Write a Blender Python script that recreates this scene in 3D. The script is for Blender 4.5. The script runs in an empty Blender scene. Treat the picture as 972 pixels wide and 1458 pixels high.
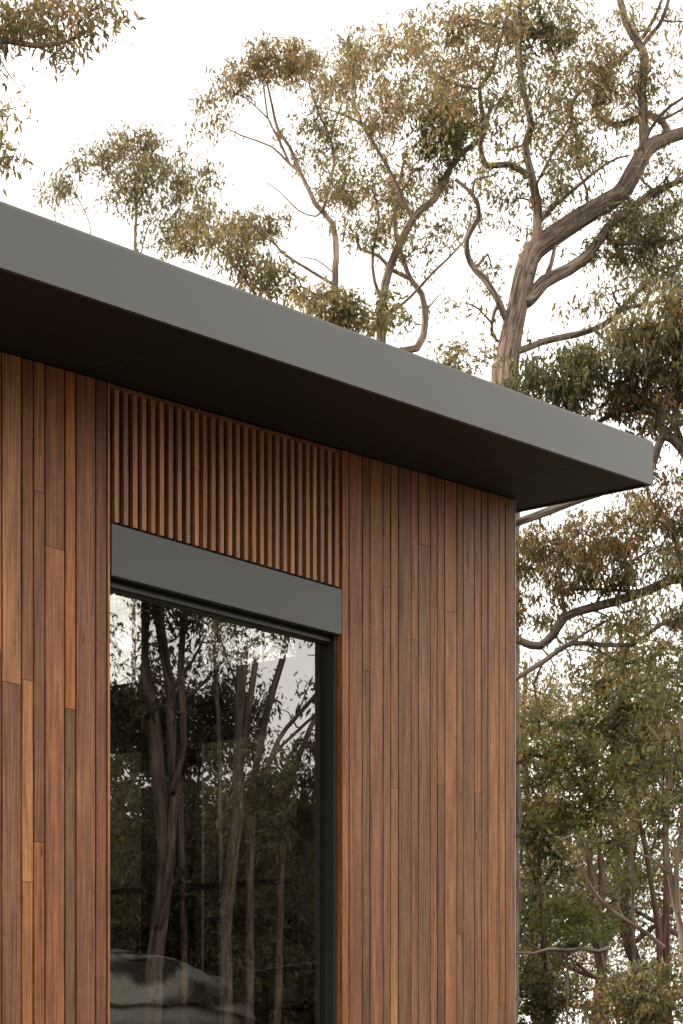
import bpy, math, random
import numpy as np
from mathutils import Vector

# ------------------------------------------------------------------ camera, light, exposure
scene = bpy.context.scene
COL = scene.collection
R = math.radians
F, CX, HY = 2730.0, 486.0, 1470.0            # focal length, centre and horizon of the photograph (972 x 1458)
CAM = np.array((-6.470, -6.591, 1.6))
RIGHT = np.array((.6248, -.7808, 0.)); FWD = np.array((.7808, .6248, 0.)); UP = np.array((0., 0., 1.))
EZ = 1.6                                     # eye height

cd = bpy.data.cameras.new('camera')
cam = bpy.data.objects.new('camera', cd); COL.objects.link(cam)
cd.sensor_fit = 'HORIZONTAL'; cd.sensor_width = 36.0
cd.lens = F / 972 * 36
cd.shift_y = (HY - 729) / 972
cd.clip_start = .1; cd.clip_end = 3000
cam.location = CAM
cd.dof.use_dof = True; cd.dof.focus_distance = 9.8; cd.dof.aperture_fstop = 15.0
cam.rotation_euler = Vector(FWD).to_track_quat('-Z', 'Y').to_euler()
scene.camera = cam

SUN_EL, SUN_AZ = R(25), R(-28)               # azimuth clockwise from +Y: veiled sun low beyond the left end of the house
world = bpy.data.worlds.new('World'); scene.world = world; world.use_nodes = True
nt = world.node_tree; nt.nodes.clear()
wo = nt.nodes.new('ShaderNodeOutputWorld'); bg = nt.nodes.new('ShaderNodeBackground')
sky = nt.nodes.new('ShaderNodeTexSky'); sky.sky_type = 'NISHITA'; sky.sun_disc = False
sky.sun_elevation = SUN_EL; sky.sun_rotation = SUN_AZ; sky.air_density = 1.0; sky.dust_density = 3.0
tc = nt.nodes.new('ShaderNodeTexCoord'); nz = nt.nodes.new('ShaderNodeTexNoise')
nz.inputs['Scale'].default_value = 2.2; nz.inputs['Detail'].default_value = 5
rp = nt.nodes.new('ShaderNodeValToRGB')      # overcast deck: thicker and thinner cloud
rp.color_ramp.elements[0].position = .3; rp.color_ramp.elements[0].color = (.80, .76, .70, 1)
rp.color_ramp.elements[1].position = .7; rp.color_ramp.elements[1].color = (1.0, .955, .88, 1)
sc_ = nt.nodes.new('ShaderNodeVectorMath'); sc_.operation = 'SCALE'; sc_.inputs['Scale'].default_value = 12.0
mx = nt.nodes.new('ShaderNodeMix'); mx.data_type = 'RGBA'; mx.inputs['Factor'].default_value = .88
nt.links.new(tc.outputs['Generated'], nz.inputs['Vector']); nt.links.new(nz.outputs['Fac'], rp.inputs['Fac'])
nt.links.new(rp.outputs['Color'], sc_.inputs[0])
nt.links.new(sky.outputs['Color'], mx.inputs[6]); nt.links.new(sc_.outputs[0], mx.inputs[7])
nt.links.new(mx.outputs[2], bg.inputs['Color']); nt.links.new(bg.outputs[0], wo.inputs['Surface'])
bg.inputs['Strength'].default_value = .15

sl = bpy.data.lights.new('sun', 'SUN'); sl.energy = 2.2; sl.angle = R(14); sl.color = (1, .82, .58)
so = bpy.data.objects.new('sun', sl); COL.objects.link(so)
sd = Vector((math.sin(SUN_AZ) * math.cos(SUN_EL), math.cos(SUN_AZ) * math.cos(SUN_EL), math.sin(SUN_EL)))
so.rotation_euler = (-sd).to_track_quat('-Z', 'Y').to_euler(); so.location = (0, 0, 40)

vs = scene.view_settings
vs.view_transform = 'Standard'; vs.look = 'None'; vs.gamma = 1; vs.exposure = .75
scene.render.engine = 'CYCLES'
scene.cycles.use_denoising = True; scene.cycles.denoising_prefilter = 'ACCURATE'
scene.cycles.max_bounces = 8; scene.cycles.transparent_max_bounces = 12
scene.cycles.caustics_reflective = False; scene.cycles.caustics_refractive = False

# ------------------------------------------------------------------ helpers
def at(px, py, d):
    """Point seen at photograph pixel (px, py), d metres in front of the camera."""
    return CAM + d * ((px - CX) / F * RIGHT + FWD + (HY - py) / F * UP)
GLASS_Y = .10
def mirrored(px, py, d):
    """Point whose mirror image in the window pane is seen at (px, py): a real place in front of the house."""
    p = at(px, py, d); p[1] = 2 * GLASS_Y - p[1]; return p

def tag(o, label=None, cat=None, group=None, kind=None):
    if label: o['label'] = label
    if cat: o['category'] = cat
    if group: o['group'] = group
    if kind: o['kind'] = kind
    return o
def empty(name, loc=(0, 0, 0), parent=None):
    o = bpy.data.objects.new(name, None); COL.objects.link(o); o.location = loc; o.empty_display_size = .3
    if parent: o.parent = parent
    return o

class MB:
    """Collects polygons, then links them as one mesh object."""
    def __init__(s): s.v = []; s.f = []; s.uv = []; s.col = []; s.mi = []; s.n = 0
    def add(s, verts, faces, uvs=None, col=None, mi=0):
        verts = np.asarray(verts, float); faces = np.asarray(faces, int)
        s.v.append(verts); s.f.append(faces + s.n); s.n += len(verts)
        k = faces.size
        s.uv.append(np.zeros((k, 2)) if uvs is None else np.asarray(uvs, float))
        c = np.ones((len(faces), 4)) if col is None else np.broadcast_to(np.asarray(col, float), (len(faces), 4))
        s.col.append(c); s.mi.append(np.full(len(faces), mi))
    def box(s, x0, x1, y0, y1, z0, z1, col=None, mi=0, z1b=None, z0b=None):
        """box; z1b / z0b are the heights at x1 where the top or bottom is raked"""
        b = z1 if z1b is None else z1b; a = z0 if z0b is None else z0b
        v = [(x0, y0, z0), (x1, y0, a), (x1, y1, a), (x0, y1, z0), (x0, y0, z1), (x1, y0, b), (x1, y1, b), (x0, y1, z1)]
        f = [(0, 3, 2, 1), (4, 5, 6, 7), (0, 1, 5, 4), (1, 2, 6, 5), (2, 3, 7, 6), (3, 0, 4, 7)]
        s.add(v, f, None, col, mi)
    def tube(s, pts, rad, sides=8, cap=True, jitter=0., rng=None, mi=0, col=None, v0=0.):
        pts = np.asarray(pts, float); rad = np.asarray(rad, float); n = len(pts)
        t = np.gradient(pts, axis=0); t /= np.linalg.norm(t, axis=1)[:, None] + 1e-9
        ref = np.array((1., 0, 0)) if abs(t[0, 0]) < .8 else np.array((0, 1., 0))
        a = np.zeros((n, 3)); u = ref - t[0] * ref.dot(t[0]); u /= np.linalg.norm(u); a[0] = u
        for i in range(1, n):
            u = a[i-1] - t[i] * a[i-1].dot(t[i]); a[i] = u / (np.linalg.norm(u) + 1e-9)
        b = np.cross(t, a)
        th = np.arange(sides) / sides * 2 * math.pi
        rr = rad[:, None] * np.ones((1, sides))
        if jitter: rr = rr * (1 + jitter * rng.normal(0, 1, (n, sides)))
        v = pts[:, None, :] + rr[..., None] * (np.cos(th)[None, :, None] * a[:, None, :] + np.sin(th)[None, :, None] * b[:, None, :])
        v = v.reshape(-1, 3)
        i = np.arange(n - 1)[:, None] * sides; j = np.arange(sides)[None, :]; k = (j + 1) % sides
        f = np.stack([i + j, i + k, i + sides + k, i + sides + j], -1).reshape(-1, 4)
        L = np.concatenate([[0], np.cumsum(np.linalg.norm(np.diff(pts, axis=0), axis=1))]) + v0
        r0 = rad.max() * 2 * math.pi
        uu = np.stack(np.broadcast_arrays(j / sides * r0, (j + 1) / sides * r0, (j + 1) / sides * r0, j / sides * r0), -1)
        uu = np.broadcast_to(uu, (n - 1, sides, 4))
        vv = np.stack([L[:-1], L[:-1], L[1:], L[1:]], -1)[:, None, :]
        vv = np.broadcast_to(vv, (n - 1, sides, 4))
        s.add(v, f, np.stack([uu, vv], -1).reshape(-1, 2), col, mi)
        if cap and sides == 8:
            s.add(v[-sides:], [(0, 1, 2, 3), (0, 3, 4, 7), (4, 5, 6, 7)], None, col, mi)
    def build(s, name, mats, parent=None, smooth=False):
        me = bpy.data.meshes.new(name)
        v = np.concatenate(s.v); f = np.concatenate(s.f)
        me.vertices.add(len(v)); me.vertices.foreach_set('co', v.ravel())
        me.loops.add(f.size); me.loops.foreach_set('vertex_index', f.ravel().astype(np.int32))
        me.polygons.add(len(f)); me.polygons.foreach_set('loop_start', (np.arange(len(f)) * 4).astype(np.int32))
        me.polygons.foreach_set('loop_total', np.full(len(f), 4, np.int32))
        me.polygons.foreach_set('material_index', np.concatenate(s.mi).astype(np.int32))
        me.polygons.foreach_set('use_smooth', np.full(len(f), smooth))
        uv = me.uv_layers.new(name='UVMap'); uv.data.foreach_set('uv', np.concatenate(s.uv).ravel().astype(np.float32))
        at_ = me.attributes.new('tint', 'FLOAT_COLOR', 'FACE'); at_.data.foreach_set('color', np.concatenate(s.col).ravel().astype(np.float32))
        me.update(calc_edges=True)
        o = bpy.data.objects.new(name, me); COL.objects.link(o)
        for m in (mats if isinstance(mats, (list, tuple)) else [mats]): me.materials.append(m)
        if parent: o.parent = parent
        return o
def bevel(o, w, seg=2):
    m = o.modifiers.new('edge', 'BEVEL'); m.width = w; m.segments = seg; m.limit_method = 'ANGLE'; m.angle_limit = R(40); return o

def lin(r, g, b, k=1.0):
    f = lambda c: ((c / 255 + .055) / 1.055) ** 2.4 if c > 10 else c / 255 / 12.92
    return (f(r) * k, f(g) * k, f(b) * k, 1.)

# ------------------------------------------------------------------ materials
def mat(name):
    m = bpy.data.materials.new(name); m.use_nodes = True
    n = m.node_tree; p = n.nodes['Principled BSDF']; return m, n, p
def N(n, t, **k):
    o = n.nodes.new(t)
    for a, b in k.items(): setattr(o, a, b)
    return o
def setin(node, **k):
    for a, b in k.items(): node.inputs[a.replace('_', ' ')].default_value = b
def mixc(n, mode, fac, a, b):
    m = N(n, 'ShaderNodeMix', data_type='RGBA', blend_type=mode)
    for idx, x in ((0, fac), (6, a), (7, b)):
        if hasattr(x, 'links'): n.links.new(x, m.inputs[idx])
        else: m.inputs[idx].default_value = x
    return m.outputs[2]
def ramp(n, src, *stops):
    r = N(n, 'ShaderNodeValToRGB'); e = r.color_ramp.elements
    while len(e) < len(stops): e.new(.5)
    for q, (p, c) in zip(e, stops): q.position = p; q.color = c if len(c) == 4 else (*c, 1)
    n.links.new(src, r.inputs['Fac']); return r.outputs['Color']
def g(v): return (v, v, v, 1)

def wood_mat(name, grain=1.0):
    m, n, p = mat(name)
    tint = N(n, 'ShaderNodeAttribute', attribute_name='tint')
    tcn = N(n, 'ShaderNodeTexCoord')
    ms = N(n, 'ShaderNodeMath', operation='MULTIPLY'); n.links.new(tint.outputs['Alpha'], ms.inputs[0]); ms.inputs[1].default_value = 137.0
    cmb = N(n, 'ShaderNodeCombineXYZ'); n.links.new(ms.outputs[0], cmb.inputs[0]); n.links.new(ms.outputs[0], cmb.inputs[2])
    ad = N(n, 'ShaderNodeVectorMath', operation='ADD'); n.links.new(tcn.outputs['Object'], ad.inputs[0]); n.links.new(cmb.outputs[0], ad.inputs[1])
    def noise(sx, sz, detail=4, dist=0.):
        mp = N(n, 'ShaderNodeMapping'); mp.inputs['Scale'].default_value = (sx, sx, sz); n.links.new(ad.outputs[0], mp.inputs['Vector'])
        q = N(n, 'ShaderNodeTexNoise'); setin(q, Scale=1., Detail=detail, Distortion=dist, Roughness=.62); n.links.new(mp.outputs[0], q.inputs['Vector']); return q.outputs['Fac']
    fine = noise(120, 2.6, 3); streak = noise(44, .8, 5, .6); broad = noise(7, .8, 3, .4); cross = noise(22, 16, 3, 1.2)
    c = mixc(n, 'MULTIPLY', .68 * grain, tint.outputs['Color'], ramp(n, streak, (.30, (.50, .46, .44)), (.5, (.98, .97, .97)), (.72, (1.34, 1.28, 1.2))))
    c = mixc(n, 'MULTIPLY', .8 * grain, c, ramp(n, broad, (.32, (.62, .60, .62)), (.66, (1.28, 1.24, 1.16))))
    c = mixc(n, 'MULTIPLY', .8 * grain, c, ramp(n, fine, (.36, (.45, .42, .40)), (.60, (1.25, 1.24, 1.22))))
    c = mixc(n, 'MULTIPLY', .28 * grain, c, ramp(n, cross, (.38, (.7, .68, .66)), (.64, (1.25, 1.22, 1.2))))
    # a few knots and gum marks
    mp = N(n, 'ShaderNodeMapping'); mp.inputs['Scale'].default_value = (9, 9, 2.4); n.links.new(ad.outputs[0], mp.inputs['Vector'])
    vo = N(n, 'ShaderNodeTexVoronoi'); vo.inputs['Scale'].default_value = 1.; n.links.new(mp.outputs[0], vo.inputs['Vector'])
    c = mixc(n, 'MULTIPLY', .8, c, ramp(n, vo.outputs['Distance'], (.035, (.25, .2, .17)), (.085, (1, 1, 1))))
    n.links.new(c, p.inputs['Base Color'])
    rr = N(n, 'ShaderNodeMapRange'); n.links.new(streak, rr.inputs['Value']); rr.inputs['To Min'].default_value = .5; rr.inputs['To Max'].default_value = .72
    n.links.new(rr.outputs[0], p.inputs['Roughness'])
    p.inputs['Specular IOR Level'].default_value = .35
    bm = N(n, 'ShaderNodeBump'); setin(bm, Strength=.25, Distance=.002); n.links.new(fine, bm.inputs['Height']); n.links.new(bm.outputs[0], p.inputs['Normal'])
    return m
def paint_mat(name, col, rough=.45, spec=.5, mottle=.06, bump=.0):
    m, n, p = mat(name); tcn = N(n, 'ShaderNodeTexCoord')
    q = N(n, 'ShaderNodeTexNoise'); setin(q, Scale=3.5, Detail=6, Roughness=.6); n.links.new(tcn.outputs['Object'], q.inputs['Vector'])
    c = mixc(n, 'MULTIPLY', 1., (*col[:3], 1), ramp(n, q.outputs['Fac'], (.3, g(1 - mottle * 1.5)), (.7, g(1 + mottle))))
    n.links.new(c, p.inputs['Base Color']); setin(p, Roughness=rough); p.inputs['Specular IOR Level'].default_value = spec
    mr = N(n, 'ShaderNodeMapRange'); n.links.new(q.outputs['Fac'], mr.inputs['Value']); mr.inputs['To Min'].default_value = rough - .05; mr.inputs['To Max'].default_value = rough + .07
    n.links.new(mr.outputs[0], p.inputs['Roughness'])
    # faint oil-canning of thin sheet
    if bump:
        mp = N(n, 'ShaderNodeMapping'); mp.inputs['Scale'].default_value = (.9, 2, 3.5); n.links.new(tcn.outputs['Object'], mp.inputs['Vector'])
        q2 = N(n, 'ShaderNodeTexNoise'); setin(q2, Scale=1., Detail=1); n.links.new(mp.outputs[0], q2.inputs['Vector'])
        b = N(n, 'ShaderNodeBump'); setin(b, Strength=bump, Distance=.02); n.links.new(q2.outputs['Fac'], b.inputs['Height']); n.links.new(b.outputs[0], p.inputs['Normal'])
    return m
def bark_mat(name, dark, light, sx=22., sy=2.2, bump=.7):
    m, n, p = mat(name); uv = N(n, 'ShaderNodeUVMap', uv_map='UVMap'); tcn = N(n, 'ShaderNodeTexCoord')
    mp = N(n, 'ShaderNodeMapping'); mp.inputs['Scale'].default_value = (sx, sy, 1); n.links.new(uv.outputs[0], mp.inputs['Vector'])
    q = N(n, 'ShaderNodeTexNoise'); setin(q, Scale=1., Detail=5, Roughness=.65, Distortion=.8); n.links.new(mp.outputs[0], q.inputs['Vector'])
    q2 = N(n, 'ShaderNodeTexNoise'); setin(q2, Scale=1.6, Detail=4); n.links.new(tcn.outputs['Object'], q2.inputs['Vector'])
    c = ramp(n, q.outputs['Fac'], (.40, dark), (.58, light))
    c = mixc(n, 'MULTIPLY', .8, c, ramp(n, q2.outputs['Fac'], (.3, (.6, .57, .56)), (.7, (1.25, 1.22, 1.2))))
    n.links.new(c, p.inputs['Base Color']); setin(p, Roughness=.85); p.inputs['Specular IOR Level'].default_value = .2
    b = N(n, 'ShaderNodeBump'); setin(b, Strength=bump, Distance=.02); n.links.new(q.outputs['Fac'], b.inputs['Height']); n.links.new(b.outputs[0], p.inputs['Normal'])
    return m
def leaf_mat():
    m, n, p = mat('leaf'); out = n.nodes['Material Output']
    tint = N(n, 'ShaderNodeAttribute', attribute_name='tint')
    n.links.new(tint.outputs['Color'], p.inputs['Base Color']); setin(p, Roughness=.5); p.inputs['Specular IOR Level'].default_value = .35
    tr = N(n, 'ShaderNodeBsdfTranslucent')
    c = mixc(n, 'MULTIPLY', 1., tint.outputs['Color'], (1.5, 1.25, .7, 1)); n.links.new(c, tr.inputs['Color'])
    mxs = N(n, 'ShaderNodeMixShader'); mxs.inputs[0].default_value = .48
    n.links.new(p.outputs[0], mxs.inputs[1]); n.links.new(tr.outputs[0], mxs.inputs[2]); n.links.new(mxs.outputs[0], out.inputs['Surface'])
    return m
def glass_mat(name='window_glass', tint=(.54, .545, .52), refl=.225):
    m, n, p = mat(name); out = n.nodes['Material Output']; n.nodes.remove(p)
    ge = N(n, 'ShaderNodeNewGeometry'); dt = N(n, 'ShaderNodeVectorMath', operation='DOT_PRODUCT')
    n.links.new(ge.outputs['Normal'], dt.inputs[0]); n.links.new(ge.outputs['Incoming'], dt.inputs[1])
    ab = N(n, 'ShaderNodeMath', operation='ABSOLUTE'); n.links.new(dt.outputs['Value'], ab.inputs[0])
    su = N(n, 'ShaderNodeMath', operation='SUBTRACT'); su.inputs[0].default_value = 1.; n.links.new(ab.outputs[0], su.inputs[1])
    pw = N(n, 'ShaderNodeMath', operation='POWER'); n.links.new(su.outputs[0], pw.inputs[0]); pw.inputs[1].default_value = 4.5
    mr = N(n, 'ShaderNodeMapRange'); n.links.new(pw.outputs[0], mr.inputs['Value']); mr.inputs['To Min'].default_value = refl; mr.inputs['To Max'].default_value = 1.
    tr = N(n, 'ShaderNodeBsdfTransparent'); tr.inputs[0].default_value = (*tint, 1)
    gl = N(n, 'ShaderNodeBsdfGlossy'); gl.inputs['Roughness'].default_value = 0.; gl.inputs['Color'].default_value = (1, .97, .95, 1)
    s = N(n, 'ShaderNodeMixShader'); n.links.new(mr.outputs[0], s.inputs[0]); n.links.new(tr.outputs[0], s.inputs[1]); n.links.new(gl.outputs[0], s.inputs[2])
    n.links.new(s.outputs[0], out.inputs['Surface']); return m
def cloth_mat(name, col, scale=6., contrast=.5):
    m, n, p = mat(name); tcn = N(n, 'ShaderNodeTexCoord')
    q = N(n, 'ShaderNodeTexNoise'); setin(q, Scale=scale, Detail=5, Distortion=.6); n.links.new(tcn.outputs['Object'], q.inputs['Vector'])
    c = mixc(n, 'MULTIPLY', contrast, (*col, 1), ramp(n, q.outputs['Fac'], (.35, g(.35)), (.65, g(1.4))))
    n.links.new(c, p.inputs['Base Color']); setin(p, Roughness=.9); p.inputs['Specular IOR Level'].default_value = .15
    w = N(n, 'ShaderNodeTexNoise'); setin(w, Scale=180, Detail=2); n.links.new(tcn.outputs['Object'], w.inputs['Vector'])
    b = N(n, 'ShaderNodeBump'); setin(b, Strength=.3, Distance=.004); n.links.new(w.outputs['Fac'], b.inputs['Height']); n.links.new(b.outputs[0], p.inputs['Normal'])
    return m

WOOD = wood_mat('hardwood_cladding'); SLATW = wood_mat('hardwood_slat', .75)
METAL = paint_mat('grey_sheet_metal', (.060, .061, .0585), .42, .5, .05, .05)
HOODM = paint_mat('grey_hood_metal', (.054, .053, .0505), .45, .5, .04, .04)
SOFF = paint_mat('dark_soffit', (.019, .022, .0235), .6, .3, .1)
FRAME = paint_mat('charcoal_powder_coat', (.026, .030, .031), .38, .5, .05)
BLACK = paint_mat('black_backing', (.012, .011, .010), .8, .1)
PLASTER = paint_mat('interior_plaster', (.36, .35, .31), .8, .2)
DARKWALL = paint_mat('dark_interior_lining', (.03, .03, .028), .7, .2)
TIMFLOOR = paint_mat('timber_floor', (.12, .075, .045), .5, .4, .2)
ROOFM = paint_mat('roof_sheet', (.14, .14, .13), .5, .4, .08)
GLASS = glass_mat(); CLEARG = glass_mat('clear_side_glass', (.86, .87, .84), .06); LEAF = leaf_mat()
BARK = bark_mat('rough_bark', (.05, .038, .03), (.25, .192, .152), bump=1.)
BARKP = bark_mat('smooth_pale_bark', (.13, .10, .08), (.27, .21, .17), 10, 1.2, .3)
BARKR = bark_mat('reddish_bark', (.045, .024, .017), (.15, .09, .064))
BARKD = bark_mat('weathered_grey_bark', (.05, .04, .034), (.20, .16, .13))
BARKM = bark_mat('shaded_grey_bark', (.035, .028, .024), (.13, .105, .088))  # darkened copy of the grey bark, dims the mirrored trunks by colour
BARKT = bark_mat('sunlit_branch_bark', (.12, .088, .066), (.36, .275, .215))  # brightened bark colour, carries the light on the upper limbs
TRIMM = paint_mat('rim_lit_corner_trim', (.40, .31, .24), .4, .5)  # pale colour paints the rim light along the wall corner

# ------------------------------------------------------------------ ground
def ground():
    m, n, p = mat('forest_floor'); tcn = N(n, 'ShaderNodeTexCoord')
    q = N(n, 'ShaderNodeTexNoise'); setin(q, Scale=.9, Detail=8, Roughness=.7); n.links.new(tcn.outputs['Object'], q.inputs['Vector'])
    q2 = N(n, 'ShaderNodeTexNoise'); setin(q2, Scale=14, Detail=6); n.links.new(tcn.outputs['Object'], q2.inputs['Vector'])
    c = ramp(n, q.outputs['Fac'], (.35, (.055, .06, .025)), (.5, (.11, .085, .05)), (.68, (.17, .125, .08)))
    c = mixc(n, 'MULTIPLY', .7, c, ramp(n, q2.outputs['Fac'], (.3, g(.5)), (.7, g(1.3))))
    n.links.new(c, p.inputs['Base Color']); setin(p, Roughness=.95)
    b = N(n, 'ShaderNodeBump'); setin(b, Strength=.6, Distance=.05); n.links.new(q2.outputs['Fac'], b.inputs['Height']); n.links.new(b.outputs[0], p.inputs['Normal'])
    k = 40; s = np.linspace(-1, 1, k); s = np.sign(s) * np.abs(s) ** 3 * 900
    X, Y = np.meshgrid(s, s, indexing='ij')
    Z = .12 * np.sin(X * .11 + 1) * np.cos(Y * .13) * np.clip((np.hypot(X, Y) - 14) / 20, 0, 1)
    v = np.stack([X, Y, Z], -1).reshape(-1, 3)
    i, j = np.meshgrid(np.arange(k - 1), np.arange(k - 1), indexing='ij'); a = (i * k + j).ravel()
    mb = MB(); mb.add(v, np.stack([a, a + k, a + k + 1, a + 1], -1))
    tag(mb.build('ground', m, smooth=True), kind='structure')
ground()

# ------------------------------------------------------------------ house
def sx(px):
    """distance along the facade (y = 0) of photograph column px"""
    k = (px - CX) / F; dx, dy = FWD[:2] + k * RIGHT[:2]
    return CAM[0] + dx * (-CAM[1] / dy)
def zof(px, py):
    k = (px - CX) / F; dy = FWD[1] + k * RIGHT[1]; d = -CAM[1] / dy
    return EZ + (HY - py) / F * d
def soffit(x): return EZ + 3.11 + .0567 * x
W0, W1, CORNER, REND, OVER = 0.0, 1.767, 3.49, 3.776, -.81
HOOD0, HOOD1 = EZ + 2.186, EZ + 2.436
FLOOR = EZ - .2
LEFTX, BACKY = -4.2, 5.0
ENDX = 3.30                                   # inner face of the end wall

house = tag(empty('house'), 'timber clad house with vertical boards and a grey metal roof edge', 'house')
rng = np.random.default_rng(7); rnd = random.Random(7)

# cladding boards: (left px, right px, [(colour, lower end px), ...]) from the top down
B = 9999
def b(*c): return c
left_boards = [
 (2.8, 30.9, [((168, 120, 86), 972), ((122, 84, 66), B)]),
 (30.9, 47.8, [((128, 84, 60), 968), ((178, 126, 84), 1255), ((160, 108, 72), B)]),
 (47.8, 64.3, [((142, 98, 66), 700), ((128, 88, 64), 1198), ((152, 98, 64), B)]),
 (64.3, 92.6, [((132, 88, 64), 780), ((146, 96, 70), B)]),
 (92.6, 108., [((176, 112, 66), 1009), ((110, 83, 64), B)]),
 (108., 136.3, [((130, 86, 66), B)]),
 (136.3, 152.0, [((124, 80, 60), B)]),
]
right_boards = [
 (486.9, 497.0, [((152, 98, 66), B)]),
 (497.0, 515.7, [((140, 92, 66), B)]),
 (515.7, 526.7, [((116, 82, 62), 955), ((98, 76, 62), B)]),
 (526.7, 545.3, [((142, 96, 70), B)]),
 (545.3, 556.0, [((124, 86, 64), 836), ((126, 90, 68), B)]),
 (556.0, 567.1, [((150, 108, 72), 1121), ((164, 118, 80), B)]),
 (567.1, 585.1, [((114, 86, 68), B)]),
 (585.1, 595.5, [((142, 94, 68), 911), ((134, 94, 72), B)]),
 (595.5, 612.6, [((138, 92, 66), 776), ((118, 90, 72), B)]),
 (612.6, 622.7, [((136, 92, 68), B)]),
 (622.7, 633.1, [((126, 90, 68), 1118), ((104, 74, 58), B)]),
 (633.1, 650.5, [((146, 98, 70), 871), ((158, 108, 76), B)]),
 (650.5, 659.3, [((122, 90, 70), 1329), ((110, 84, 70), B)]),
 (659.3, 675.7, [((124, 92, 74), B)]),
 (675.7, 685.2, [((158, 106, 70), 1129), ((132, 94, 72), B)]),
 (685.2, 694.6, [((132, 92, 70), 877), ((112, 86, 72), B)]),
 (694.6, 710.4, [((146, 98, 70), B)]),
 (710.4, 719.3, [((150, 104, 70), 1429), ((130, 92, 70), B)]),
 (719.3, 732.6, [((130, 92, 72), B)]),
]
clad = MB(); GAP = .004; BASE = .25
WK = 1.16                                    # timber albedo from the photographed tone
def board(x0, x1, z0, z1a, z1b, rgb, dy=0.):
    mean = (134, 93, 68); kk = .34 if x0 > W1 - .01 else .1
    rgb = [a * (1 - kk) + b_ * kk for a, b_ in zip(rgb, mean)]
    col = np.array(lin(*rgb, WK)) * np.array((.985, 1.02, .92, 1)); col[3] = rng.random()
    x0 += GAP; x1 -= GAP; c = .0022; y0, y1 = dy, .02
    pr = [(x0, y1), (x0, y0 + c), (x0 + c, y0), (x1 - c, y0), (x1, y0 + c), (x1, y1)]
    k = len(pr); zt = lambda x: z1a + (z1b - z1a) * (x - x0) / max(x1 - x0, 1e-6)
    v = [(x, y, z0) for x, y in pr] + [(x, y, zt(x)) for x, y in pr]
    f = [(i, i + 1, i + 1 + k, i + k) for i in range(k - 1)] + [(k, k + 1, k + 2, k + 3), (k, k + 3, k + 4, k + 5), (3, 2, 1, 0), (5, 4, 3, 0)]
    clad.add(v, f, None, col)
for x0p, x1p, segs in left_boards + right_boards:
    x0, x1 = sx(x0p), sx(x1p); mid = (x0p + x1p) / 2
    top = None
    for rgb, low in segs:
        z0 = BASE if low == B else zof(mid, low)
        dy = rng.uniform(-.0012, .0012)
        if top is None: board(x0, x1, z0, soffit(x0) - .006, soffit(x1) - .006, rgb, dy)
        else: board(x0, x1, z0, top - .0025, top - .0025, rgb, dy)
        top = z0
tones = [(132, 88, 64), (146, 98, 70), (120, 82, 62), (158, 110, 72), (112, 82, 66), (138, 90, 62)]
x = sx(2.8)
while x > LEFTX:                              # the wall runs on to the left of the picture
    w = rnd.choice((.075, .075, .12)); zj = BASE + rnd.uniform(.6, 3.2)
    board(x - w, x, zj + .0025, soffit(x - w) - .006, soffit(x) - .006, rnd.choice(tones))
    board(x - w, x, BASE, zj, zj, rnd.choice(tones)); x -= w
# trim boards beside the window opening, returning into the reveal
for (xa, xb) in ((sx(152.3), W0),):
    board(xa, xb, BASE, soffit(xa) - .006, soffit(xb) - .006, (164, 108, 76), -.002)
clad.build('cladding', WOOD, house)
rv = MB()
for xa, xb in ((W0 - .02, W0 - .0005), (W1 + .0005, W1 + .02)):
    c = np.array(lin(138, 88, 60, WK)); c[3] = rng.random(); rv.box(xa, xb, .021, .075, FLOOR, soffit(xa) - .012, c)
    rv.build('reveal_lining', WOOD, house); rv = MB()
# structural walls behind the boards (front, back, left) and dark membrane seen in the gaps
wl = MB()
for xa, xb in ((LEFTX, W0 - .021), (W1 + .021, CORNER - .02)):
    wl.box(xa, xb, .0225, .055, BASE, soffit(xa) - .01, z1b=soffit(xb) - .01)
wl.build('wall_membrane', BLACK, house)
wl = MB()
for xa, xb in ((LEFTX, W0 - .03), (W1 + .03, ENDX - .001)):
    wl.box(xa, xb, .057, .2, BASE, soffit(xa) - .012, z1b=soffit(xb) - .012)
wl.box(W0 - .03, W1 + .03, .17, .2, HOOD0 + .06, soffit(W0) - .012, z1b=soffit(W1) - .012)
wl.box(LEFTX - .2, LEFTX, .03, BACKY, BASE, soffit(LEFTX) - .02)
wl.box(LEFTX, ENDX, BACKY - .2, BACKY, BASE, soffit(LEFTX) - .02, z1b=soffit(ENDX) - .02)
wl.build('wall', PLASTER, house)
# end wall with two tall windows, a beam and a clerestory over it
ew = MB(); X0, X1 = ENDX, CORNER - .022
T0, T1 = soffit(X0) - .014, soffit(X1) - .014
Ya, Yb, Yc, Yd = 1.60, 2.62, 3.05, 4.25
BM0, BM1 = EZ + 2.07, EZ + 2.47
ew.box(X0, X1, .059, Ya, BASE, T0, z1b=T1)
ew.box(X0, X1, Yd, BACKY, BASE, T0, z1b=T1)
ew.box(X0, X1, Ya, Yd, BASE, FLOOR + .01)
ewo = ew.build('end_wall', PLASTER, house)
pm = MB(); pm.box(X0 - .004, X1, Yb, Yc, FLOOR + .01, T0, z1b=T1)
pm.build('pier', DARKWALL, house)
bmv = MB(); bmv.box(X0 - .01, X1, Ya + .001, Yb - .001, BM0, BM1); bmv.box(X0 - .01, X1, Yc + .001, Yd - .001, BM0, BM1)
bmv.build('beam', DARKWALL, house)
oc = MB()                                     # outer skin of the end wall: boards
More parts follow.
